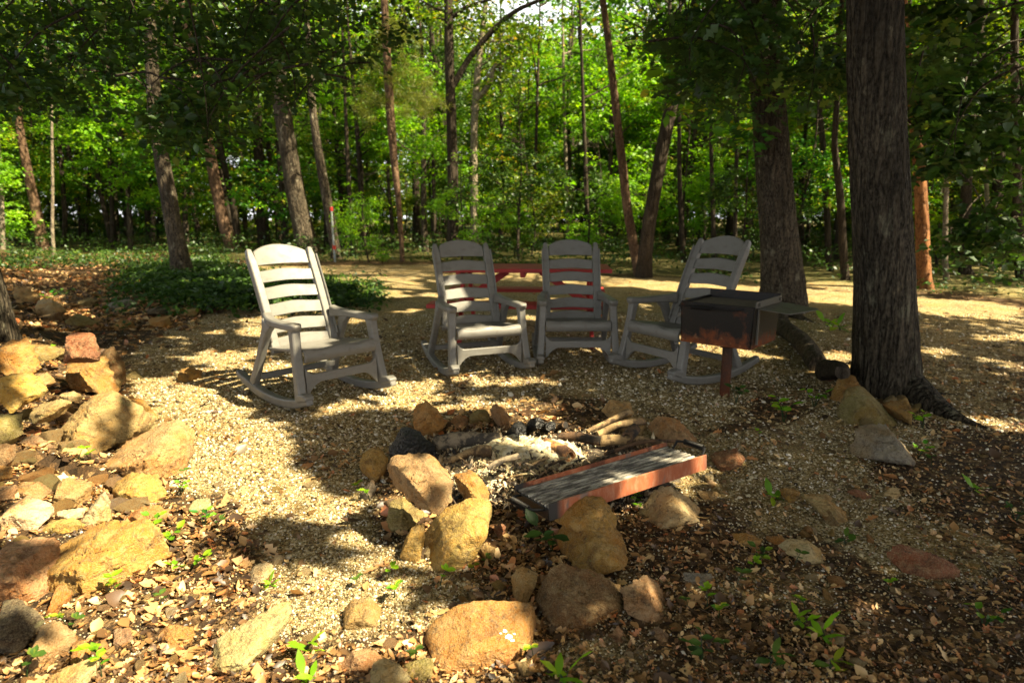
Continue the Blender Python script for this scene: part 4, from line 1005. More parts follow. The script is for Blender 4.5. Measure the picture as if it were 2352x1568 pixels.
# ---- fallen log by the trees, thin pole at the wood edge
a = G(1795, 748, .06); b = G(1884, 838, .06)
log(a, b, .10, .085, M_bark2, 'fallen mossy log on the ground between the second big tree and the thick tree', name='fallen_log', seg=20, group=None, knob=.12, bend=.02)
log(G(1912, 862, .0), G(1922, 855, .22), .10, .045, M_barkd, 'dark broken stub of wood beside the end of the fallen log', name='wood_stub', group=None, knob=.4, cat='stump')
pb = G(770, 602); pl = empty('marker_pole', tuple(pb), 0, 'thin grey metal pole with two red bands at the edge of the wood', 'pole')
m, nt_, out = newmat('pole_grey'); principled(NT(nt_), out, (.34, .38, .40), .5); m2, nt2, out2 = newmat('pole_red'); principled(NT(nt2), out2, (.55, .04, .03), .5)
sp_ = F / pb[1]; hp = 124 / sp_
bm = bmesh.new(); tube(bm, [(0, 0, -.1), (-.03, 0, hp)], .028, 10); bobj('pole', bm, m, pl)
for zc_ in (.28, .97):
    bm = bmesh.new(); tube(bm, [(-.03 * zc_, 0, hp * zc_ - .07), (-.03 * zc_, 0, hp * zc_ + .04)], .045, 10); bobj('red_band', bm, m2, pl)
# ================================================================== TREES
LEAF4 = np.array([[0, 0, 0], [.30, .42, .07], [0, 1, -.05], [-.30, .42, .07]]); LEAF4F = np.array([[0, 1, 2, 3]])
LEAF6 = np.array([[0, 0, 0], [-.24, .30, .07], [-.20, .68, .05], [0, 1, -.08], [.20, .68, .05], [.24, .30, .07], [0, .5, -.01]])
LEAF6F = LEAF4F
def oakleaf():
    ys = [0, .16, .30, .42, .56, .68, .84, 1.0]; ws = [.02, .14, .07, .30, .10, .27, .12, .0]
    T = []
    for y, w in zip(ys, ws): T += [[-w, y, .12 * w], [0, y, 0 - .1 * (y - .4) ** 2], [w, y, .12 * w]]
    Fc = []
    for i in range(7): b = i * 3; Fc += [[b, b + 1, b + 4, b + 3], [b + 1, b + 2, b + 5, b + 4]]
    return np.array(T), np.array(Fc)
OAKT, OAKF = oakleaf()
PLT, PLF = leaf_template('plain', 5); PLT = PLT + np.array([0, .5, 0])
def leaves(P, size, flat=.5, tmpl=(LEAF4, LEAF4F), rnd=None, var=.3, out=None):
    """leaf at each point, lying roughly level with random yaw"""
    n = len(P); yaw = RNG.uniform(0, 6.283, n)
    if out is not None: yaw = np.where(RNG.uniform(0, 1, n) < .7, np.arctan2(-out[:, 0], out[:, 1]) + RNG.normal(0, .6, n), yaw)
    M = rotm(RNG.normal(-.25, flat, n), RNG.normal(0, flat, n), yaw)
    s = size * RNG.lognormal(0, var, n); r = RNG.uniform(0, 1, n) if rnd is None else np.clip(rnd + RNG.normal(0, .16, n), 0, 1)
    return massarr(tmpl[0], tmpl[1], P, M, s, r)
def sprays(C, k, rad, thick, droop=.15):
    """k leaf points round each spray centre, a drooping disc"""
    n = len(C); a = RNG.uniform(0, 6.283, (n, k)); r = np.sqrt(RNG.uniform(0, 1, (n, k))) * (rad[:, None] if np.ndim(rad) else rad)
    tx_, ty_ = RNG.normal(0, .18, (n, 1)), RNG.normal(0, .18, (n, 1))
    dx, dy = np.cos(a) * r, np.sin(a) * r * RNG.uniform(.5, 1, (n, 1))
    dz = RNG.normal(0, thick, (n, k)) - droop * r * r / np.maximum(rad[:, None] if np.ndim(rad) else rad, .01) + dx * tx_ + dy * ty_
    P = C[:, None, :] + np.stack([dx, dy, dz], -1); O = np.stack([dx, dy], -1)
    tone = np.repeat(RNG.uniform(.1, .9, n), k)
    return P.reshape(-1, 3), O.reshape(-1, 2), tone
def trunk_arr(pts, rs, seg=12, knob=.10, seed=0, flare=0, twist=0):
    pts = np.array(pts, float); n = len(pts); V = np.empty((n, seg, 3)); an = np.arange(seg) * 2 * np.pi / seg
    for i in range(n):
        d = pts[min(i + 1, n - 1)] - pts[max(i - 1, 0)]; d /= np.linalg.norm(d) + 1e-9
        s = np.cross(d, [0.13, 1, .05]); s /= np.linalg.norm(s) + 1e-9; u = np.cross(s, d)
        k = 1 + knob * 2 * (fbm(np.cos(an) * 1.6 + seed, np.sin(an) * 1.6 + seed, np.full(seg, pts[i, 2] * 1.3), o=3, seed=seed) - .5)
        if flare: 
            hgt = max(0, pts[i, 2] - pts[0, 2]); fl = flare * math.exp(-hgt / (rs[0] * 1.1)); k = k + fl * (.35 + 1.0 * np.maximum(0, np.cos(an * 3 + seed)) ** 1.5)
        V[i] = pts[i] + (np.cos(an)[:, None] * s + np.sin(an)[:, None] * u) * (rs[i] * k)[:, None]
    if seg >= 60:
        C_ = V.mean(1, keepdims=True); D_ = V - C_; ang = np.broadcast_to(an, (n, seg)); zz = V[:, :, 2]; wob = .5 * (fbm(np.cos(ang) * 2, np.sin(ang) * 2, zz * 1.5, 3, 40) - .5)
        rd = np.abs(fbm(np.cos(ang + wob) * 9, np.sin(ang + wob) * 9, zz * 2.2, 3, 41) - .5) * 2; rd2 = fbm(np.cos(ang) * 22, np.sin(ang) * 22, zz * 9, 2, 42) - .5
        V = C_ + D_ * (1 + .085 * (rd[:, :, None] - .25) + .03 * rd2[:, :, None])
    idx = np.arange(n * seg).reshape(n, seg); nx_ = np.roll(idx, -1, 1)
    Fc = np.stack([idx[:-1], nx_[:-1], nx_[1:], idx[1:]], -1).reshape(-1, 4)
    return V.reshape(-1, 3), Fc, np.zeros(len(Fc))
def resample(pts, rs, n):
    pts = np.array(pts, float); rs = np.array(rs, float); L = np.r_[0, np.cumsum(np.linalg.norm(np.diff(pts, axis=0), axis=1))]; t = np.linspace(0, L[-1], n)
    Q = np.stack([np.interp(t, L, pts[:, i]) for i in range(3)], -1)
    K = Q.copy(); K[1:-1] = (Q[:-2] + 2 * Q[1:-1] + Q[2:]) / 4
    return K, np.interp(t, L, rs)
def limb(base, az, length, rise, r0, seed):
    rg = np.random.default_rng(seed); pts = [np.array(base)]; a = az; el = rise
    for i in range(6):
        a += rg.normal(0, .22); el += rg.normal(.02, .16); st = length / 6
        pts.append(pts[-1] + st * np.array([math.cos(a) * math.cos(el), math.sin(a) * math.cos(el), math.sin(el)]))
    return np.array(pts), r0 * np.linspace(1, .15, 7)
def tree_variant(seed, h=13.0, r0=.16, z0=3.0, spread=2.6, nl=20, nspray=240, k=34, leaf=.14, srad=.6, lean=.03, dens_low=1.0):
    rg = np.random.default_rng(seed); hs = np.linspace(0, 1, 10)
    bend = rg.normal(0, lean, 2); pts = np.array([[bend[0] * h * t + .12 * math.sin(t * 6 + seed), bend[1] * h * t + .1 * math.cos(t * 5 + seed), h * t] for t in hs])
    pts -= np.array([pts[0, 0], pts[0, 1], .15]); rs = r0 * (1 - .82 * hs)
    Q, q = resample(pts, rs, 16); parts = [trunk_arr(Q, q, 9, .1, seed, .25)]
    tips = []
    for i in range(nl):
        t = (z0 / h + (1 - z0 / h) * (i + rg.uniform(0, 1)) / nl) * .97; b = np.array([np.interp(t, hs, pts[:, j]) for j in range(3)])
        L_ = spread * (1.15 - .75 * max(0, t - .35)) * rg.uniform(.6, 1.1); az = rg.uniform(0, 6.28)
        P, pr = limb(b, az, L_, rg.uniform(.05, .75), max(.018, r0 * (1 - .8 * t) * .42), seed * 31 + i); parts.append(trunk_arr(P, pr, 5, 0, seed))
        for s_ in range(3, 7): tips.append(P[s_])
        for j in range(2):
            P2, pr2 = limb(P[rg.integers(2, 5)], az + rg.choice([-1, 1]) * rg.uniform(.5, 1.1), L_ * .5, rg.uniform(0, .5), .014, seed * 77 + i * 3 + j); parts.append(trunk_arr(P2, pr2, 4, 0, seed))
            for s_ in range(3, 7): tips.append(P2[s_])
    tips = np.array(tips); wt = np.where(tips[:, 2] > .62 * h, .14, 1.0); wt /= wt.sum(); ci = rg.choice(len(tips), nspray, p=wt); C = tips[ci] + rg.normal(0, .22, (nspray, 3))
    V, Fc, _ = join_arr(parts); tm = fastmesh('trunk', V, Fc, 4, smooth=True)
    P, O, tone = sprays(C, k, RNG.uniform(.5, 1.1, nspray) * srad, .05)
    LV, LF, Lr = leaves(P, leaf, .45, rnd=tone, out=O)
    return tm, fastmesh('crown', LV, LF, 4, Lr)
TALL = [tree_variant(1, 14, .17, 3.5), tree_variant(2, 12, .13, 2.2, 2.3, nspray=230), tree_variant(3, 15, .20, 5, 3.0, nspray=270), tree_variant(4, 11, .11, 1.6, 2.2, nspray=220, k=28), tree_variant(6, 13, .15, 2.8, 2.8, nspray=250)]
LOWT = [tree_variant(11, 5.0, .05, .8, 1.6, nl=12, nspray=95, k=34, leaf=.10, srad=.45), tree_variant(12, 3.6, .04, .5, 1.3, nl=10, nspray=70, k=34, leaf=.10, srad=.40), tree_variant(13, 6.2, .06, 1.2, 1.9, nl=13, nspray=110, k=34, leaf=.11, srad=.5)]
def put_tree(var, x, y, s, rz, barkm, leafm, name, label, cat, group, sz=1.0):
    e = empty(name, (x, y, float(H(x, y))), rz, label, cat, group); e.scale = (s, s, s * sz)
    t = mobj('trunk', var[0], None, e); c = mobj('crown', var[1], None, e)
    for o, mm in ((t, barkm), (c, leafm)):
        if not o.data.materials: o.data.materials.append(mm)
        o.material_slots[0].link = 'OBJECT'; o.material_slots[0].material = mm
    return e
# ---- named trunks read from the photograph: base at the ground, points going up, widths
def photo_trunk(px, Y=None, mat=None, label='', top=13.0, seg=16, knob=.10, flare=.25, n=44, name='forest_tree', cat='tree', group=None, limbs=0, crown=None, crown_mat=None, lean_y=0.0, branches=(), seed=0, roots=()):
    g = G(px[0][0], px[0][1]); Y = Y or g[1]
    if Y != g[1]: base = AT(px[0][0], px[0][1], Y); g = np.array([base[0], Y, float(H(base[0], Y))])
    pts = [g + np.array([0, 0, -.15])]; rs = [None]
    for (x, y, w) in px[1:]:
        p = AT(x, y, Y); p[1] += lean_y * (p[2] - g[2]); pts.append(p); rs.append(w / 2 / F * Y * .86)
    rs[0] = px[0][2] / 2 / F * Y * .86
    d = pts[-1] - pts[-2]; d = d / max(d[2], .1)
    ext = max(0.5, top - pts[-1][2]); pts.append(pts[-1] + np.array([d[0] * ext * .5, 0, ext * .6])); rs.append(rs[-1] * .6); pts.append(pts[-1] + np.array([d[0] * ext * .1, .1, ext * .4])); rs.append(rs[-1] * .25)
    Q, q = resample(pts, rs, n); e = empty(name, tuple(g), 0, label, cat, group)
    parts = [trunk_arr(Q - g, q, seg, knob, seed + 3, flare)]
    tips = []
    for bp in branches:
        b = [AT(x, y, Y) - g for x, y, w in bp]; br = [w / 2 / F * Y for x, y, w in bp]
        for i in range(len(b)): b[i][1] -= i * .12
        Qb, qb = resample(b, br, 14); parts.append(trunk_arr(Qb, qb, 7, .08, seed)); tips += list(Qb[6:])
    for (x, y, w0) in roots:
        c = G(x, y) - g; r0 = w0; b = []
        for i in range(9):
            t = i / 8; q_ = c * t; q_[0] += .05 * math.sin(t * 5 + seed); wx, wy = g[0] + q_[0], g[1] + q_[1]
            b.append(np.array([q_[0], q_[1], float(H(wx, wy)) - g[2] + r0 * (.9 * (1 - t) ** 2 - .25 * t)]))
        Qb, qb = resample(b, [r0 * (1 - .75 * i / 8) for i in range(9)], 20); parts.append(trunk_arr(Qb, qb, 10, .12, seed + 5))
    rg = np.random.default_rng(seed + 50); zt = Q[-1][2] - g[2]
    for i in range(limbs):
        z = zt * rg.uniform(.42, .95); b = np.array([np.interp(z, Q[:, 2] - g[2], Q[:, j] - g[j]) for j in range(3)])
        P, pr = limb(b, rg.uniform(0, 6.28), rg.uniform(1.6, 3.0), rg.uniform(.1, .7), .04, seed * 9 + i); parts.append(trunk_arr(P, pr, 5, 0)); tips += list(P[3:])
    V, Fc, _ = join_arr(parts); mobj('trunk', fastmesh('trunk', V, Fc, 4, smooth=True), mat, e)
    if tips and crown:
        tips = np.array(tips); C = tips[rg.integers(0, len(tips), crown)] + rg.normal(0, .3, (crown, 3))
        P, O, tone = sprays(C, 30, RNG.uniform(.35, .65, crown), .05); 
        LV, LF, Lr = leaves(P, .12, .45, rnd=tone, out=O); mobj('crown', fastmesh('crown', LV, LF, 4, Lr), crown_mat or M_leaf, e)
    return e, g
SHADE_TREES = {}
T1, g1 = photo_trunk([(2035, 900, 172), (2036, 850, 160), (2030, 600, 140), (2017, 300, 132), (2008, 0, 126)], mat=M_bark, label='thick dark trunked oak in front at the right with rocks piled at its foot', top=13, seg=150, knob=.08, flare=.30, n=300, name='oak_tree', seed=1, roots=((2300, 992, .14), (2200, 905, .08)))
T2, g2 = photo_trunk([(1800, 712, 120), (1800, 660, 108), (1786, 500, 92), (1770, 300, 84), (1752, 100, 78), (1742, 0, 74)], mat=M_bark2, label='second large tree with mottled bark behind the barbecue grill', top=13, seg=110, knob=.09, flare=.35, n=240, name='oak_tree', seed=2, roots=((1868, 742, .15), (1730, 730, .10), (1810, 745, .12)))
T3, g3 = photo_trunk([(-12, 775, 105), (-18, 700, 84), (-40, 600, 66), (-85, 400, 60), (-120, 200, 55), (-140, 0, 52)], mat=M_bark, label='tree trunk cut by the left edge above the bank of rocks', top=11, seg=32, knob=.10, flare=.25, n=50, name='oak_tree', seed=3)
SPEC = [
 ([(712,588,62),(700,545,52),(680,450,49),(660,330,44),(645,230,42),(635,120,38),(628,0,34)], M_bark2, 'stout straight grey brown trunk rising behind the back of the pale rocking chair', 22),
 ([(540,600,40),(530,560,33),(510,500,30),(485,370,28),(462,240,24),(440,120,20),(420,20,18)], M_barkp, 'slender pinkish barked tree leaning left, behind the green ground cover', 24),
 ([(418,606,58),(408,560,44),(395,500,40),(375,380,38),(358,290,36),(348,150,30),(342,0,26)], M_bark2, 'dark patchy tree leaning left out of the green ground cover', 14),
 ([(103,592,34),(98,560,28),(84,490,25),(65,400,21),(45,300,18),(35,150,15)], M_barkp, 'thin brown leaning tree near the left edge of the wood', 24),
 ([(150,600,14),(150,500,12),(142,400,11),(130,260,9),(125,120,8)], M_barkd, 'very thin dark sapling beside the thin brown leaning tree', 27),
 ([(775,600,30),(768,560,26),(755,480,26),(740,400,24),(722,290,20),(712,180,16),(705,40,14)], M_bark2, 'leaning dark trunk just behind the thin grey metal pole', 19.5),
 ([(556,598,22),(550,560,18),(535,470,18),(515,380,15),(500,300,14),(480,160,12)], M_barkd, 'dark thin trunk close behind the slender pinkish tree', 26),
 ([(607,590,34),(605,540,30),(600,450,28),(592,330,24),(588,160,20)], M_barkd, 'dark trunk in the shade left of the stout grey trunk', 28),
 ([(660,590,14),(655,480,12),(650,330,10),(646,200,9)], M_barkd, 'thin dark sapling hidden behind the stout grey trunk', 30),
 ([(925,600,14),(921,540,13),(915,460,15),(905,370,20),(896,250,24),(890,150,22),(885,50,20)], M_barkp, 'pine with thin straight orange brown trunk and yellow green tufts near the centre', 18),
 ([(1040,600,34),(1040,520,30),(1040,400,28),(1036,250,26),(1031,100,23),(1030,0,22)], M_barkd, 'dark straight tree left of centre with a long branch rising to the right', 20),
 ([(1090,600,22),(1090,500,20),(1088,400,20),(1089,300,18),(1095,180,17),(1110,60,14)], M_barkl, 'pale barked slender tree behind the table with a forked top', 23),
 ([(1472,640,30),(1460,590,27),(1441,480,23),(1415,250,20),(1393,60,16),(1384,0,15)], M_barkp, 'tall thin brown tree leaning left, right of the straight facing chair', 14),
 ([(1478,640,44),(1482,580,38),(1493,500,36),(1520,350,34),(1550,200,30),(1580,80,26),(1600,0,24)], M_barkd, 'dark tree leaning to the right, crossing behind the thin brown one', 13.5),
 ([(2126,680,46),(2121,640,36),(2118,500,32),(2110,350,28),(2097,250,24),(2082,120,20),(2074,0,18)], M_barkr, 'reddish orange barked pine just right of the thick oak', 11.6),
 ([(1908,660,18),(1903,600,16),(1900,500,17),(1895,380,18),(1882,250,13),(1875,120,10)], M_barkd, 'slim dark trunk between the second large tree and the thick oak', 15),
 ([(1942,668,24),(1938,600,22),(1930,450,20),(1915,330,16),(1925,200,14),(1930,80,12)], M_barkd, 'crooked dark trunk immediately left of the thick oak', 13),
 ([(1354,640,14),(1350,560,12),(1346,400,11),(1340,260,9)], M_barkd, 'thin dark sapling seen behind the straight facing chair', 21),
 ([(1226,630,13),(1225,540,12),(1228,420,10),(1232,300,8)], M_barkd, 'thin sapling behind the right part of the red table', 24),
 ([(1642,655,15),(1640,560,13),(1636,430,11),(1632,300,9)], M_barkd, 'thin dark trunk behind the chair by the grill', 15.5),
 ([(1690,655,12),(1688,560,11),(1690,430,10),(1694,300,9)], M_barkd, 'thin sapling just left of the second large tree', 17),
 ([(2173,680,16),(2170,600,14),(2172,480,12),(2176,360,10),(2186,200,8)], M_barkl, 'thin pale brown trunk right of the reddish pine', 13),
 ([(2215,690,36),(2212,640,30),(2216,520,27),(2222,380,24),(2232,200,22)], M_barkd, 'broad dark trunk in the shade near the right edge', 14),
 ([(2345,700,28),(2340,620,24),(2338,500,22),(2335,350,20),(2330,150,18)], M_barkd, 'dark trunk standing at the right edge', 13),
 ([(8,600,15),(6,540,12),(4,470,11),(0,380,9)], M_barkl, 'thin pale stem at the left edge', 22),
 ([(125,598,10),(122,565,9),(120,520,8),(121,440,7)], M_barkl, 'short pale thin stem beside the thin brown leaning tree', 21),
 ([(262,590,14),(258,500,12),(252,380,10),(250,250,9)], M_barkd, 'thin dark trunk in the deep shade between the left trees', 26),
 ([(352,590,12),(352,500,11),(347,420,10),(345,330,8)], M_barkd, 'thin dark trunk left of the patchy leaning tree', 27),
 ([(200,592,11),(202,500,10),(206,380,9),(204,240,8)], M_barkd, 'very thin trunk in the deep shade at the left', 29),
 ([(812,600,15),(808,520,13),(800,400,11),(795,280,9)], M_barkd, 'thin dark tree right of the metal pole', 22),
 ([(1000,600,12),(998,500,11),(995,380,9),(992,250,8)], M_barkd, 'thin dark tree left of the dark straight tree', 25),
 ([(1310,640,12),(1306,540,11),(1300,400,10),(1296,250,9)], M_barkl, 'thin pale tree behind the right end of the table', 26),
 ([(1570,650,16),(1566,540,14),(1560,400,12),(1560,260,10)], M_barkd, 'thin dark tree between the leaning dark tree and the shaded chair', 18),
 ([(2275,690,14),(2272,600,12),(2268,480,11),(2262,350,9)], M_barkl, 'thin trunk with pale bark between two dark ones near the right edge', 15),
]
NAMED = [g1, g2, g3]
for i, (px, mt, lab, Y) in enumerate(SPEC):
    br = ()
    nm = 'forest_tree'
    if 'long branch' in lab: br = ([(1042, 195, 14), (1075, 140, 13), (1110, 100, 12), (1150, 60, 11), (1185, 35, 9), (1260, 8, 7)], [(1040, 40, 10), (1070, 20, 8), (1130, 4, 6)])
    if 'forked' in lab: br = ([(1088, 235, 14), (1110, 215, 14), (1128, 190, 13), (1132, 160, 10), (1170, 140, 6)], [(1088, 470, 12), (1110, 480, 10), (1150, 470, 8), (1195, 455, 5)])
    if 'pine' in lab: nm = 'pine_tree'
    big = px[0][2] > 26
    lm = 0 if 'pine with' in lab else (10 if px[0][2] > 20 else 5)
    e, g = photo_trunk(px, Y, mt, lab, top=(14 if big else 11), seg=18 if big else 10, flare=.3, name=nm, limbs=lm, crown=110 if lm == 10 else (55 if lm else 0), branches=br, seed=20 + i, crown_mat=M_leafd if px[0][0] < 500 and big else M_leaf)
    NAMED.append(g)
    if 'pine with' in lab:              # tufts of needles on short branches
        tips = []; rg = np.random.default_rng(8)
        ctr = [(905, 80), (880, 100), (925, 130), (860, 150), (900, 175), (945, 165), (840, 205), (875, 225), (935, 215), (970, 225), (985, 250), (860, 265), (900, 60), (950, 90), (830, 240), (970, 190), (1000, 235), (925, 255)]
        C = []
        for (x, y) in ctr:
            for k in range(9): C.append(AT(x + rg.normal(0, 16), y + rg.normal(0, 9), Y + rg.normal(0, .7)) - g)
        C = np.array(C); n_ = len(C); kk = 46
        ND = np.array([[-.02, 0, 0], [.02, 0, 0], [.008, 1, -.1], [-.008, 1, -.1]])
        PP = np.repeat(C, kk, 0) + RNG.normal(0, .05, (n_ * kk, 3)); m_ = n_ * kk
        V, Fa, r = massarr(ND, LEAF4F, PP, rotm(RNG.normal(.1, .7, m_), RNG.normal(0, .6, m_), RNG.uniform(0, 6.3, m_)), RNG.uniform(.16, .26, m_), RNG.uniform(0, 1, m_))
        mobj('needles', fastmesh('needles', V, Fa, 4, r), M_needle, e)
# ---- the wood behind
SUNNY = [(np.array([AT(x, 600, Y)[0], Y]), rr) for x, Y, rr in ((1060, 17.5, 2.6), (860, 17.5, 2.6), (1180, 20, 2.0), (690, 22, 1.6), (520, 24, 1.8), (900, 18, 1.5), (1095, 23, 1.6), (2118, 11.6, 1.5), (80, 24, 1.5), (1650, 15, 1.5), (1650, 12, 1.2), (1950, 10.3, 1.5), (2250, 9.4, 1.2), (1000, 16, 1.2), (700, 16.5, 1.2), (1250, 14.5, 1.2))]
CORR = [(p_[0][0], Y_) for p_, m_, l_, Y_ in SPEC if p_[0][2] > 26 and p_[0][0] < 2000] + [(q_, 23) for q_ in (490, 380, 665, 1090, 915)]
rg = random.Random(21)
placed = [(g[0], g[1]) for g in NAMED]
def ok(x, y, dmin):
    return all((x - a) ** 2 + (y - b) ** 2 > dmin * dmin for a, b in placed)
def view_ok(x, y):
    px, py, f = project(np.array([x, y, 1.5])); return -500 < px < 2850
def rand_trees(n, y0, y1, dmin, var, smin, smax, name, label, cat, group, bmin, mats, barks, gap=True, pw=1.3):
    c = 0; tries = 0; sd = np.array([SUN[0], SUN[1]]) / np.hypot(SUN[0], SUN[1])
    while c < n and tries < 20000:
        tries += 1
        y = y0 + (y1 - y0) * rg.random() ** pw; x = rg.uniform(-1, 1) * y * 1.0
        if not view_ok(x, y) or float(beyond(x, y)) < bmin or not ok(x, y, dmin): continue
        if var is TALL and any(0 < np.dot(np.array([x, y]) - q, sd) < 11 and abs(np.cross(np.array([x, y]) - q, sd)) < rr for q, rr in SUNNY): continue
        px = CX + F * x / y
        if any(y < Yn and abs(px - pn) < (85 if var is TALL else 55) * 17 / y for pn, Yn in CORR): continue
        if gap and var is TALL:
            if (870 < px < 1010 or 1410 < px < 1600) and rg.random() < .8: continue
            if 1010 < px < 1410 and rg.random() < .3: continue
        placed.append((x, y)); c += 1
        put_tree(rg.choice(var), x, y, rg.uniform(smin, smax), rg.uniform(0, 6.28), rg.choice(barks), rg.choice(mats), name, label, cat, group)
rand_trees(78, 12, 28, 1.7, TALL, .55, .85, 'woodland_tree', 'slender leafy tree in the front rows of the green wood', 'tree', 'trees in the front rows of the wood', 2.0, [M_leaf, M_leaf, M_leaf, M_leafb], [M_barkd, M_bark2, M_barkd])
rand_trees(95, 26, 52, 2.0, TALL, .9, 1.25, 'woodland_tree', 'slim leafy tree deep in the green wood behind the clearing', 'tree', 'trees of the wood behind the clearing', 3.0, [M_leaf, M_leaf, M_leafd, M_leafb], [M_barkd, M_bark2, M_barkd])
rand_trees(120, 11, 42, 1.2, LOWT, .7, 1.15, 'understory_tree', 'low young tree with level leafy branches under the taller trees', 'small tree', 'young trees under the taller trees', 1.2, [M_leaf, M_leaf, M_leafb, M_leafd], [M_barkd, M_barkd])
# bright low saplings that the photo shows
for (x, y, Y, s, v, lab) in [(1060, 604, 17.5, .62, 0, 'bright green young tree with level sprays behind the red table'), (848, 606, 17.8, .55, 0, 'bright green young tree right of the metal pole'), (880, 606, 17.2, .30, 1, 'small pale green leafy bush left of the thin pine trunk'), (1180, 606, 20, .50, 0, 'bright young tree behind the middle of the red table')]:
    p = AT(x, y, Y); put_tree(LOWT[v], p[0], Y, s, x * .01, M_barkd, M_leafb, 'young_tree', lab, 'small tree', None)
# ---- far wood, leaves too many to count
def farwood():
    n = 12000; az = RNG.uniform(R(40), R(140), n); d = RNG.uniform(46, 72, n); x = np.cos(az) * d; y = np.sin(az) * d; pxs = CX + F * x / y
    top = 14 + 4.5 * fbm(pxs / 120, d * .1, o=3, seed=4); z = RNG.uniform(0, 1, n) ** .9 * top
    top2 = np.where((pxs > 1100) & (pxs < 1700), .95, 1.2)
    C = np.stack([x, y, z * top2], -1); P, O, tone = sprays(C, 34, RNG.uniform(.8, 1.7, n), .16)
    V, Fa, r = leaves(P, .34, .5, rnd=tone, out=O)
    o = mobj('distant_woods', fastmesh('distant_woods', V, Fa, 4, r), M_leaf); o['kind'] = 'stuff'; o['label'] = 'far mass of green leaves closing the wood'
farwood()
# ---- low undergrowth along and beyond the clearing edge
def undergrowth():
    n = 30000; x = RNG.uniform(-34, 34, n); y = RNG.uniform(8, 44, n); b = beyond(x, y); d = np.clip(b, 0, 30)
    k = (b > .15 + .8 * (fbm(x, y, o=3, seed=6) - .4)) & (RNG.uniform(0, 1, n) < .55 * np.exp(-d / 14) + .12) & (fbm(x * .5, y * .5, o=3, seed=12) > .42); x, y, b = x[k], y[k], b[k]
    hgt = np.clip(.12 + .30 * sstep(0, 2.5, b), 0, .6) * RNG.uniform(.3, 1.6, len(x)); C = np.stack([x, y, H(x, y) + hgt], -1)
    P, O, tone = sprays(C, 12, .28, .06); V, Fa, r = leaves(P, .085, .5, rnd=tone * .8, out=O)
    o = mobj('undergrowth', fastmesh('undergrowth', V, Fa, 4, r), M_leafd); o['kind'] = 'stuff'; o['label'] = 'low green undergrowth on the floor of the wood'
undergrowth()
# ---- dark green ground cover patch on the left
def cover():
    poly = gpoly([(330,622),(400,604),(440,598),(500,618),(560,642),(640,656),(760,668),(825,690),(780,702),(700,704),(600,706),(500,702),(440,692),(400,672),(350,650)])
    px = RNG.uniform(240, 880, 30000); py = RNG.uniform(585, 730, 30000); P = Garr(px, py); x, y = P[:, 0], P[:, 1]
    j = np.where(RNG.uniform(0, 1, len(x)) < .25, 1.0, .3); k = inpoly(x + RNG.normal(0, j, len(x)), y + RNG.normal(0, j, len(x)), poly); x, y = x[k], y[k]
    hgt = .02 + .34 * fbm(x * 1.3, y * 1.3, o=4, seed=31) ** 2 * RNG.uniform(.5, 1.2, len(x)); dpt = y
    C = np.stack([x, y, H(x, y) + hgt], -1); C = C[RNG.permutation(len(C))[:6000]]
    P, O, tone = sprays(C, 7, .15, .035); V, Fa, r = leaves(P, .075, .45, rnd=tone * .9, out=O)
    o = mobj('ground_cover', fastmesh('ground_cover', V, Fa, 4, r), M_leafd); o['kind'] = 'stuff'; o['label'] = 'dark green leafy creeper covering the ground left of the clearing'
    # thin grass on the verge
    px = RNG.uniform(0, 860, 16000); py = RNG.uniform(582, 700, 16000); P = Garr(px, py); k = RNG.uniform(0, 1, len(P)) < grweight(P[:, 0], P[:, 1]) * .9; P = P[k]; n_ = len(P)
    ND = np.array([[-.05, 0, 0], [.05, 0, 0], [.012, 1, .15], [-.012, 1, .15]])
    M = rotm(RNG.normal(1.2, .35, n_), RNG.normal(0, .2, n_), RNG.uniform(0, 6.3, n_)); V, Fa, r = massarr(ND, LEAF4F, P, M, RNG.uniform(.05, .16, n_), RNG.uniform(.2, .8, n_))
    o = mobj('grass', fastmesh('grass', V, Fa, 4, r), M_leafb); o['kind'] = 'stuff'; o['label'] = 'thin grass along the verge left of the clearing'
cover()
def verge():
    px = RNG.uniform(-60, 520, 2600); py = RNG.uniform(574, 612, 2600) + 10; P = Garr(px, py); k = (fbm(P[:, 0] * .8, P[:, 1] * .8, o=3, seed=71) > .50) & (RNG.uniform(0, 1, len(P)) < .4); P = P[k]
    P[:, 2] += RNG.uniform(.02, .22, len(P)); Q, O, tone = sprays(P, 9, .16, .05); V, Fa, r = leaves(Q, .07, .6, rnd=tone, out=O)
    o = mobj('weeds', fastmesh('weeds', V, Fa, 4, r), M_leafd); o['kind'] = 'stuff'; o['label'] = 'green weeds along the top of the leafy slope at the left'
verge()
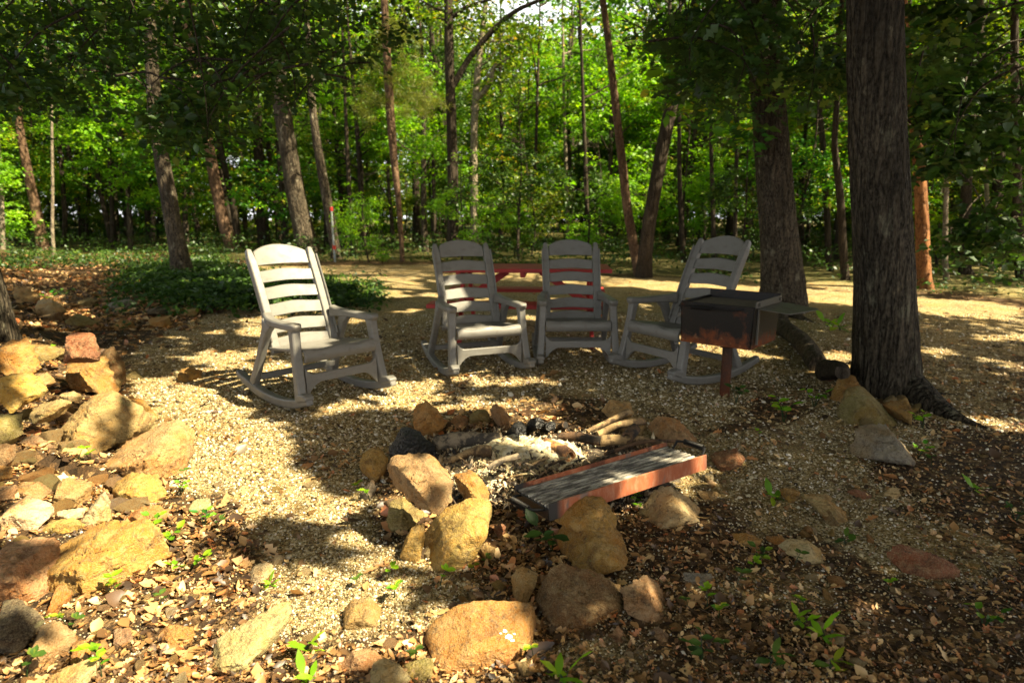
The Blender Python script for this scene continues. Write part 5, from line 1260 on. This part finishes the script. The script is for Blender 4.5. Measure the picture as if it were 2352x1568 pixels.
# ---- overhead canopy: unseen crowns added to the near trees for shade, gaps cut where sun should fall
LITP = [(gpoly(p), pr) for p, pr in (
 ([(-80,1075),(225,1080),(240,1000),(330,975),(290,880),(420,845),(560,880),(600,958),(700,962),(690,1060),(740,1130),(870,1150),(900,1260),(970,1370),(1240,1385),(1255,1600),(-80,1680)], 1),
 ([(-80,740),(130,730),(260,790),(290,900),(300,1000),(225,1078),(-80,1078)], .55),
 ([(850,880),(1000,868),(1200,872),(1330,925),(1260,965),(960,950),(820,940)], .75),
 ([(1040,1060),(1180,975),(1330,975),(1400,1030),(1290,1090),(1150,1140),(1140,1310),(950,1310),(870,1120)], 1),
 ([(1270,1150),(1480,1090),(1640,1030),(1660,1100),(1290,1230)], 1),
 ([(1340,1300),(1480,1320),(1500,1440),(1350,1450)], 1), ([(1480,1130),(1630,1120),(1630,1210),(1480,1210)], 1),
 ([(500,604),(1000,606),(1480,643),(1480,662),(1000,634),(500,624)], 1), ([(1480,642),(1950,668),(2352,700),(2352,742),(1850,692),(1480,664)], 1), ([(740,640),(960,630),(980,680),(820,690)], .8), ([(1700,1040),(1850,1050),(1800,1090)], .8), ([(2080,795),(2220,800),(2180,825)], 1),
 ([(60,660),(150,680),(150,720),(70,700)], .9), ([(560,700),(680,700),(660,790),(540,760)], .75), ([(430,750),(640,770),(600,850),(430,840)], .6))]
LITS = [(CH[0] + np.array([-.10, .3, .85]), .48), (CH[0] + np.array([.05, 0, .5]), .22), (CH[1] + np.array([.1, -.25, .36]), .28), (CH[1] + np.array([-.15, .2, .6]), .16),
        (g1 + np.array([.1, 0, 1.9]), .10), (g1 + np.array([.1, 0, .9]), .14), (AT(530, 400, 22), 2.2), (AT(660, 480, 20), 1.6), (AT(1070, 500, 17.5), 1.3), (AT(850, 510, 17.5), 1.1), (AT(880, 570, 17.2), .7), (AT(2118, 560, 11.6), .9)]
STREAK = gpoly([(455,1180),(600,1178),(700,1215),(780,1280),(740,1330),(600,1310),(500,1250)])
def sunok(P):
    """True where a leaf may stay (does not shade a sunlit place)"""
    t = P[:, 2] / SUN[2]; gx_, gy_ = P[:, 0] - SUN[0] * t, P[:, 1] - SUN[1] * t
    keep = np.ones(len(P), bool); u = RNG.uniform(0, 1, len(P)); j = .05
    for poly, pr in LITP:
        q = inpoly(gx_ + RNG.normal(0, j, len(P)), gy_ + RNG.normal(0, j, len(P)), poly)
        pat = fbm(gx_ * 2.2, gy_ * 2.2, o=3, seed=90) < .40 + pr * .30 if pr < 1 else (~(inpoly(gx_, gy_, STREAK) & (fbm(gx_ * 4, gy_ * 4, o=2, seed=92) > .42)))
        keep &= ~(q & pat)
    for c, r in LITS:
        d = P - c; k = d @ SUN; dd = d - k[:, None] * SUN; keep &= ~((np.linalg.norm(dd, axis=1) < r) & (k > 0))
    # small flecks of sun everywhere else
    fl = fbm(gx_ * 1.5 + 40, gy_ * 1.5, o=3, seed=95) > .70
    return keep & ~fl
def canopy(n, cx_, cy_, rx, ry, z0, z1, seed, k=26, leaf=.16):
    a = RNG.uniform(0, 6.28, n); r = np.sqrt(RNG.uniform(0, 1, n)); gxy = np.stack([cx_ + np.cos(a) * r * rx, cy_ + np.sin(a) * r * ry], -1)
    z = RNG.uniform(z0, z1, n); C = np.stack([gxy[:, 0], gxy[:, 1], z], -1)
    P, O, tone = sprays(C, k, RNG.uniform(.4, .75, n), .06)
    px, py, f = project(P); vis = (f > 0) & (py > -25) & (px > -80) & (px < 2430)
    tipn = np.concatenate([O / (np.linalg.norm(O, axis=1)[:, None] + 1e-6) * leaf * .9, np.full((len(O), 1), -.03)], 1)
    keep = sunok(P) & sunok(P + tipn) & ~vis
    return leaves(P[keep], leaf, .45, rnd=tone[keep], out=O[keep])
def shade_crown(tree, g, arrs, mat=M_leaf, name='crown'):
    V, Fa, r = join_arr(arrs); return mobj(name, fastmesh(name, V - g, Fa, 4, r), mat, tree)
def near_sprays(poly, n, y0, y1, k, rad, leaf, tm, seed, bright=0, fall=None):
    a = np.array(poly); px = RNG.uniform(a[:, 0].min(), a[:, 0].max(), n * 4); py = RNG.uniform(a[:, 1].min(), a[:, 1].max(), n * 4); q = inpoly(px, py, poly) & (fbm(px / 90, py / 70, o=3, seed=seed) > .40)
    px, py = px[q][:n], py[q][:n]; Y = RNG.uniform(y0, y1, len(px)); C = np.array([AT(a_, b_, c_) for a_, b_, c_ in zip(px, py, Y)])
    P, O, tone = sprays(C, k, RNG.uniform(.6, 1.2, len(C)) * rad, .05, droop=.5); kp = sunok(P)
    return leaves(P[kp], leaf, .5, tmpl=tm, rnd=tone[kp] + bright, out=O[kp]), C
def tri_to_quads(a): return a
# twigs hanging with the near sprays
def hang(C, n, g, mat, tree):
    parts = []; rg = np.random.default_rng(4)
    for i in range(n):
        c = C[rg.integers(0, len(C))]; a = c - g; b = a + np.array([rg.uniform(-.9, .9), rg.uniform(-.5, .5), rg.uniform(.15, .8)]); mid = (a + b) / 2 + np.array([0, 0, .12])
        Q, q = resample([b, mid, a, a + np.array([rg.uniform(-.1, .1), 0, -.25])], [.012, .009, .005, .003], 9); parts.append(trunk_arr(Q, q, 4, 0))
    V, Fc, _ = join_arr(parts); mobj('twigs', fastmesh('twigs', V, Fc, 4, smooth=True), mat, tree)
A1 = [canopy(1700, 4.6, 4.5, 5.2, 4.6, 3.6, 7.5, 1), canopy(800, 7.5, 7.5, 5.5, 4.5, 4.5, 8.5, 2)]
s1, C1 = near_sprays([(2100,0),(2352,0),(2370,560),(2260,600),(2140,520),(2110,300)], 300, 8, 11, 30, .38, .12, (PLT, PLF), 61, -.1)
s1b, C1b = near_sprays([(2100,40),(2180,20),(2300,280),(2250,400),(2120,380)], 26, 5.2, 6.5, 16, .25, .13, (OAKT, OAKF), 62, .1)
s1c, C1c = near_sprays([(1560,0),(1960,0),(1950,190),(1800,230),(1620,250),(1560,170),(1480,60)], 150, 5.5, 8.5, 22, .34, .11, (OAKT, OAKF), 63, 0)
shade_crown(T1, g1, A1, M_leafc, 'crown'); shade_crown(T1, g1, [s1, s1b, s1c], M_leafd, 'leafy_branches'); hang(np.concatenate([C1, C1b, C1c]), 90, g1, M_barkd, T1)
A2 = [canopy(1300, 3.0, 10.5, 6.5, 4.0, 5.0, 9.0, 3), canopy(420, 9.5, 12, 5, 4.5, 4.8, 9.5, 4)]
s2, C2 = near_sprays([(1500,0),(1780,0),(1760,200),(1740,330),(1660,300),(1580,240),(1500,160)], 110, 8.5, 12, 26, .42, .11, (PLT, PLF), 64, .05)
shade_crown(T2, g2, A2, M_leafc, 'crown'); shade_crown(T2, g2, [s2], M_leaf, 'leafy_branches')
A3 = [canopy(800, -3.0, 6.5, 4.6, 3.6, 4.2, 8.0, 5), canopy(420, -4.5, 3.6, 3.0, 3.2, 3.6, 7.0, 6), canopy(200, -1, 12, 6, 3, 6, 9, 7)]
s3, C3 = near_sprays([(-40,-20),(900,-20),(960,60),(840,130),(760,190),(660,240),(560,170),(480,330),(400,330),(330,300),(250,210),(120,240),(-40,260)], 520, 5.5, 10.5, 26, .34, .068, (PLT, PLF), 65, -.05)
s3b, C3b = near_sprays([(330,180),(520,200),(470,350),(400,370),(360,300)], 26, 5.5, 6.5, 22, .25, .075, (PLT, PLF), 66, .1)
shade_crown(T3, g3, A3, M_leafc, 'crown'); shade_crown(T3, g3, [s3, s3b], M_leafd, 'leafy_branches'); hang(np.concatenate([C3, C3b, C3b]), 130, g3, M_barkd, T3)  # overhanging leaves get the dark material: their shade is put into the colour
# limbs of the near trees, mostly above the frame
for tr, g, sd_, n_ in ((T1, g1, 5, 9), (T2, g2, 6, 9), (T3, g3, 7, 7)):
    rg_ = np.random.default_rng(sd_); parts = []
    for i in range(n_):
        z = rg_.uniform(4.0, 8.5); tr_m = [c for c in tr.children if c.name.startswith('trunk')][0].data
        co = np.empty(len(tr_m.vertices) * 3); tr_m.vertices.foreach_get('co', co); co = co.reshape(-1, 3); nb = co[np.abs(co[:, 2] - z) < .5].mean(0)
        P, pr = limb(nb, rg_.uniform(0, 6.28), rg_.uniform(2.5, 4.8), rg_.uniform(.25, .7), .075, sd_ * 20 + i); Q, q = resample(P, pr, 16); parts.append(trunk_arr(Q, q, 8, .1))
    V, Fc, _ = join_arr(parts); mobj('limbs', fastmesh('limbs', V, Fc, 4, smooth=True), M_barkd, tr)
# unseen trees added beside and behind the camera to shade the foreground
for i, (x, y, ar, lab) in enumerate([(5.6, .6, [canopy(1200, 4.6, .6, 4.6, 3.6, 3.4, 7.0, 11)], 'unseen leafy tree added right of the viewer to shade the foreground'), (1.8, -3.0, [canopy(800, 2.0, -2.2, 4.5, 3.0, 3.6, 7.2, 12)], 'unseen leafy tree added behind the viewer to shade the foreground')]):
    e = empty('oak_tree', (x, y, float(H(x, y))), 0, lab, 'tree'); g = np.array([x, y, float(H(x, y))])
    Q, q = resample([[0, 0, -.2], [.1, 0, 2], [0, .1, 5], [.1, .1, 8.5]], [.24, .2, .16, .05], 30); V, Fc, _ = trunk_arr(Q, q, 20, .1, i, .3); mobj('trunk', fastmesh('trunk', V, Fc, 4, smooth=True), M_bark, e)
    shade_crown(e, g, ar, M_leafc)

# ================================================================== SEEDLINGS
def seedling_mesh(seed, nleaf, leaf, hgt, spread, tm):
    rg_ = np.random.default_rng(seed); parts = []; Ps = []; Os = []
    st = []
    for b in range(3 if nleaf > 6 else 1):
        a0 = rg_.uniform(0, 6.28); top = np.array([math.cos(a0) * spread * .5, math.sin(a0) * spread * .5, hgt * rg_.uniform(.7, 1.1)])
        Q, q = resample([[0, 0, -.01], top * np.array([.3, .3, .55]), top], [.0025, .002, .0012], 6); st.append(trunk_arr(Q, q, 4, 0))
        for i in range(max(2, nleaf // (3 if nleaf > 6 else 1))):
            t = .45 + .55 * (i + 1) / max(2, nleaf // 3); a = a0 + rg_.uniform(-2.4, 2.4); p = np.array([np.interp(t * 5, np.arange(6), Q[:, j]) for j in range(3)])
            Ps.append(p); Os.append([math.cos(a), math.sin(a)])
    P = np.array(Ps); O = np.array(Os); n_ = len(P); M = rotm(rg_.normal(.15, .3, n_), rg_.normal(0, .25, n_), np.arctan2(-O[:, 0], O[:, 1]))
    V, Fa, r = massarr(tm[0], tm[1], P, M, leaf * rg_.uniform(.6, 1.15, n_), rg_.uniform(.1, 1, n_)); lm = fastmesh('leaves', V, Fa, 4, r)
    V, Fc, _ = join_arr(st); return fastmesh('stem', V, Fc, 4), lm
LGT = leaf_template('long', 3); LGT = (LGT[0] + np.array([0, .5, 0]), LGT[1])
SEED = [seedling_mesh(1, 5, .045, .06, .05, (PLT, PLF)), seedling_mesh(2, 9, .04, .09, .08, (PLT, PLF)), seedling_mesh(3, 12, .035, .07, .12, (PLT, PLF)), seedling_mesh(4, 8, .09, .04, .05, LGT), seedling_mesh(5, 7, .10, .15, .16, (PLT, PLF))]
def seedling(v, px, py, s, label, group='small green seedlings in the leaves', mat=None, dz=0):
    g = G(px, py, dz); e = empty('seedling', tuple(g), (px * .37) % 6.28, label, 'seedling', group); s *= .78 if py > 1000 else 1; e.scale = (s, s, s); a, b = SEED[v]
    for nm, me_, mt in (('stem', a, M_leafd), ('leaves', b, mat or M_leafb)):
        o = mobj(nm, me_, None, e)
        if not me_.materials: me_.materials.append(mt)
        o.material_slots[0].link = 'OBJECT'; o.material_slots[0].material = mt
seedling(4, 1268, 1272, 1.0, 'large leaved green seedling in front of the rusty grate', None, M_leafd)
seedling(3, 700, 1500, 1.0, 'bright grassy seedling with long blades at the bottom left', None)
seedling(3, 712, 1562, .9, 'long bladed seedling cut by the bottom edge at the left', None)
seedling(3, 625, 1345, .55, 'small spiky seedling beside the single whitish stone', None)
seedling(2, 434, 1312, 1.25, 'leafy seedling standing alone on dry leaves left of the path', None)
seedling(2, 368, 1268, 1.5, 'bushy seedling at the right side of the huge yellow boulder', None)
seedling(1, 1612, 1520, 1.3, 'dark leafy seedling near the bottom right of centre', None, M_leafd)
seedling(2, 1455, 1170, 1.1, 'green seedling squeezed between the rusty grate and the pale tan rock', None)
seedling(1, 1800, 968, 1.9, 'wide pale green seedling in front of the pile by the thick tree', None)
seedling(1, 1870, 935, 1.6, 'tall seedling left of the pile by the thick tree', None)
seedling(1, 1690, 925, 1.4, 'dark seedling at the foot of the grill post', None, M_leafd)
for i, (x, y, s, v) in enumerate([(890,1330,1.1,0),(905,1372,1.2,0),(820,1345,.9,0),(1010,1345,1.2,0),(1090,1320,1.0,0),(1110,1300,.9,0),(250,1370,1.2,0),(270,1375,1.0,0),(370,1400,.9,0),(180,1060,1.2,0),(210,1075,1.1,0),(420,1110,1.1,0),(418,1135,.9,1),(470,1210,1.1,1),(500,1215,1.0,0),(350,1225,1.2,1),(155,1440,1.0,0),(162,1455,1.0,0),(240,1525,1.4,0),(235,1560,1.1,0),(60,1555,1.3,0),(850,1150,1.1,0),(820,1130,1.1,0),(1580,1395,.8,0),(1625,1400,1.2,0),(1650,1418,1.1,0),(1690,1355,1.2,0),(1720,1312,1.1,0),(1740,1300,1.1,1),(1825,1300,1.0,0),(2040,1353,.9,0),(1850,1402,.9,0),(1665,1500,1.0,0),(2120,985,1.3,1),(2110,1050,1.3,1),(2140,1070,1.2,0),(1745,1010,1.0,0),(1780,1150,1.1,3),(1940,1250,1.0,3),(1895,1470,1.0,3),(1905,1545,1.1,3),(1770,1535,1.2,3),(1840,1440,1.0,3),(2260,1440,1.2,1),(2330,1200,1.5,1),(2240,1130,1.0,3),(1225,1510,1.0,0),(955,1520,1.1,0),(1300,1570,1.2,3),(100,830,1.6,1),(280,768,1.6,1),(70,820,1.4,0),(110,700,2.2,1),(150,690,2.2,1),(1900,750,2.0,3),(1930,760,2.0,3)]):
    seedling(v, x, y, s, 'tiny green seedling sprouting among the dry leaves', mat=(M_leafb, M_leaf, M_leafd)[i % 3])
EXPOSURE=2.05
# ================================================================== LIGHT
w = bpy.data.worlds.new('World'); scene.world = w; w.use_nodes = True; nt = w.node_tree
bg = nt.nodes['Background']; sky = nt.nodes.new('ShaderNodeTexSky'); sky.sky_type = 'NISHITA'; sky.sun_disc = False
sky.sun_elevation = SUN_EL; sky.sun_rotation = math.atan2(SUN[0], SUN[1]); sky.dust_density = 2.5; sky.air_density = 1.0
mx = nt.nodes.new('ShaderNodeMix'); mx.data_type = 'RGBA'; mx.blend_type = 'MULTIPLY'; mx.inputs[0].default_value = 1; mx.inputs[7].default_value = (1.30, 1.0, .58, 1)
nt.links.new(sky.outputs[0], mx.inputs[6]); nt.links.new(mx.outputs[2], bg.inputs[0]); bg.inputs[1].default_value = .055
N9 = NT(nt); tc = nt.nodes.new('ShaderNodeTexCoord'); cl = N9.noise(N9.map(tc.outputs['Generated'], (3, 3, 7)), 1.4, 5, .6)
sz = N9.n('SeparateXYZ'); N9.l(tc.outputs['Generated'], sz.inputs[0]); cf = N9.math('MULTIPLY', N9.ramp(cl, [(.36, 0), (.50, 1)]), N9.ramp(sz.outputs[2], [(.05, 1), (.34, 1), (.46, 0)]))
N9.l(N9.mix(cf, mx.outputs[2], (9.5, 9.6, 9.8)), bg.inputs[0])
sd = bpy.data.lights.new('sun', 'SUN'); so = link(bpy.data.objects.new('sun', sd)); sd.energy = 5.0; sd.angle = R(.53); sd.color = (1, .85, .56)
so.rotation_euler = Vector(SUN).to_track_quat('Z', 'Y').to_euler()
so.location = (0, 0, 20)
scene.view_settings.view_transform = 'Standard'; scene.view_settings.look = 'None'; scene.view_settings.gamma = 1
scene.view_settings.exposure = EXPOSURE
scene.cycles.max_bounces = 7; scene.cycles.diffuse_bounces = 4; scene.cycles.glossy_bounces = 2; scene.cycles.transmission_bounces = 4
scene.cycles.use_denoising = True
scene.cycles.sample_clamp_indirect = 8
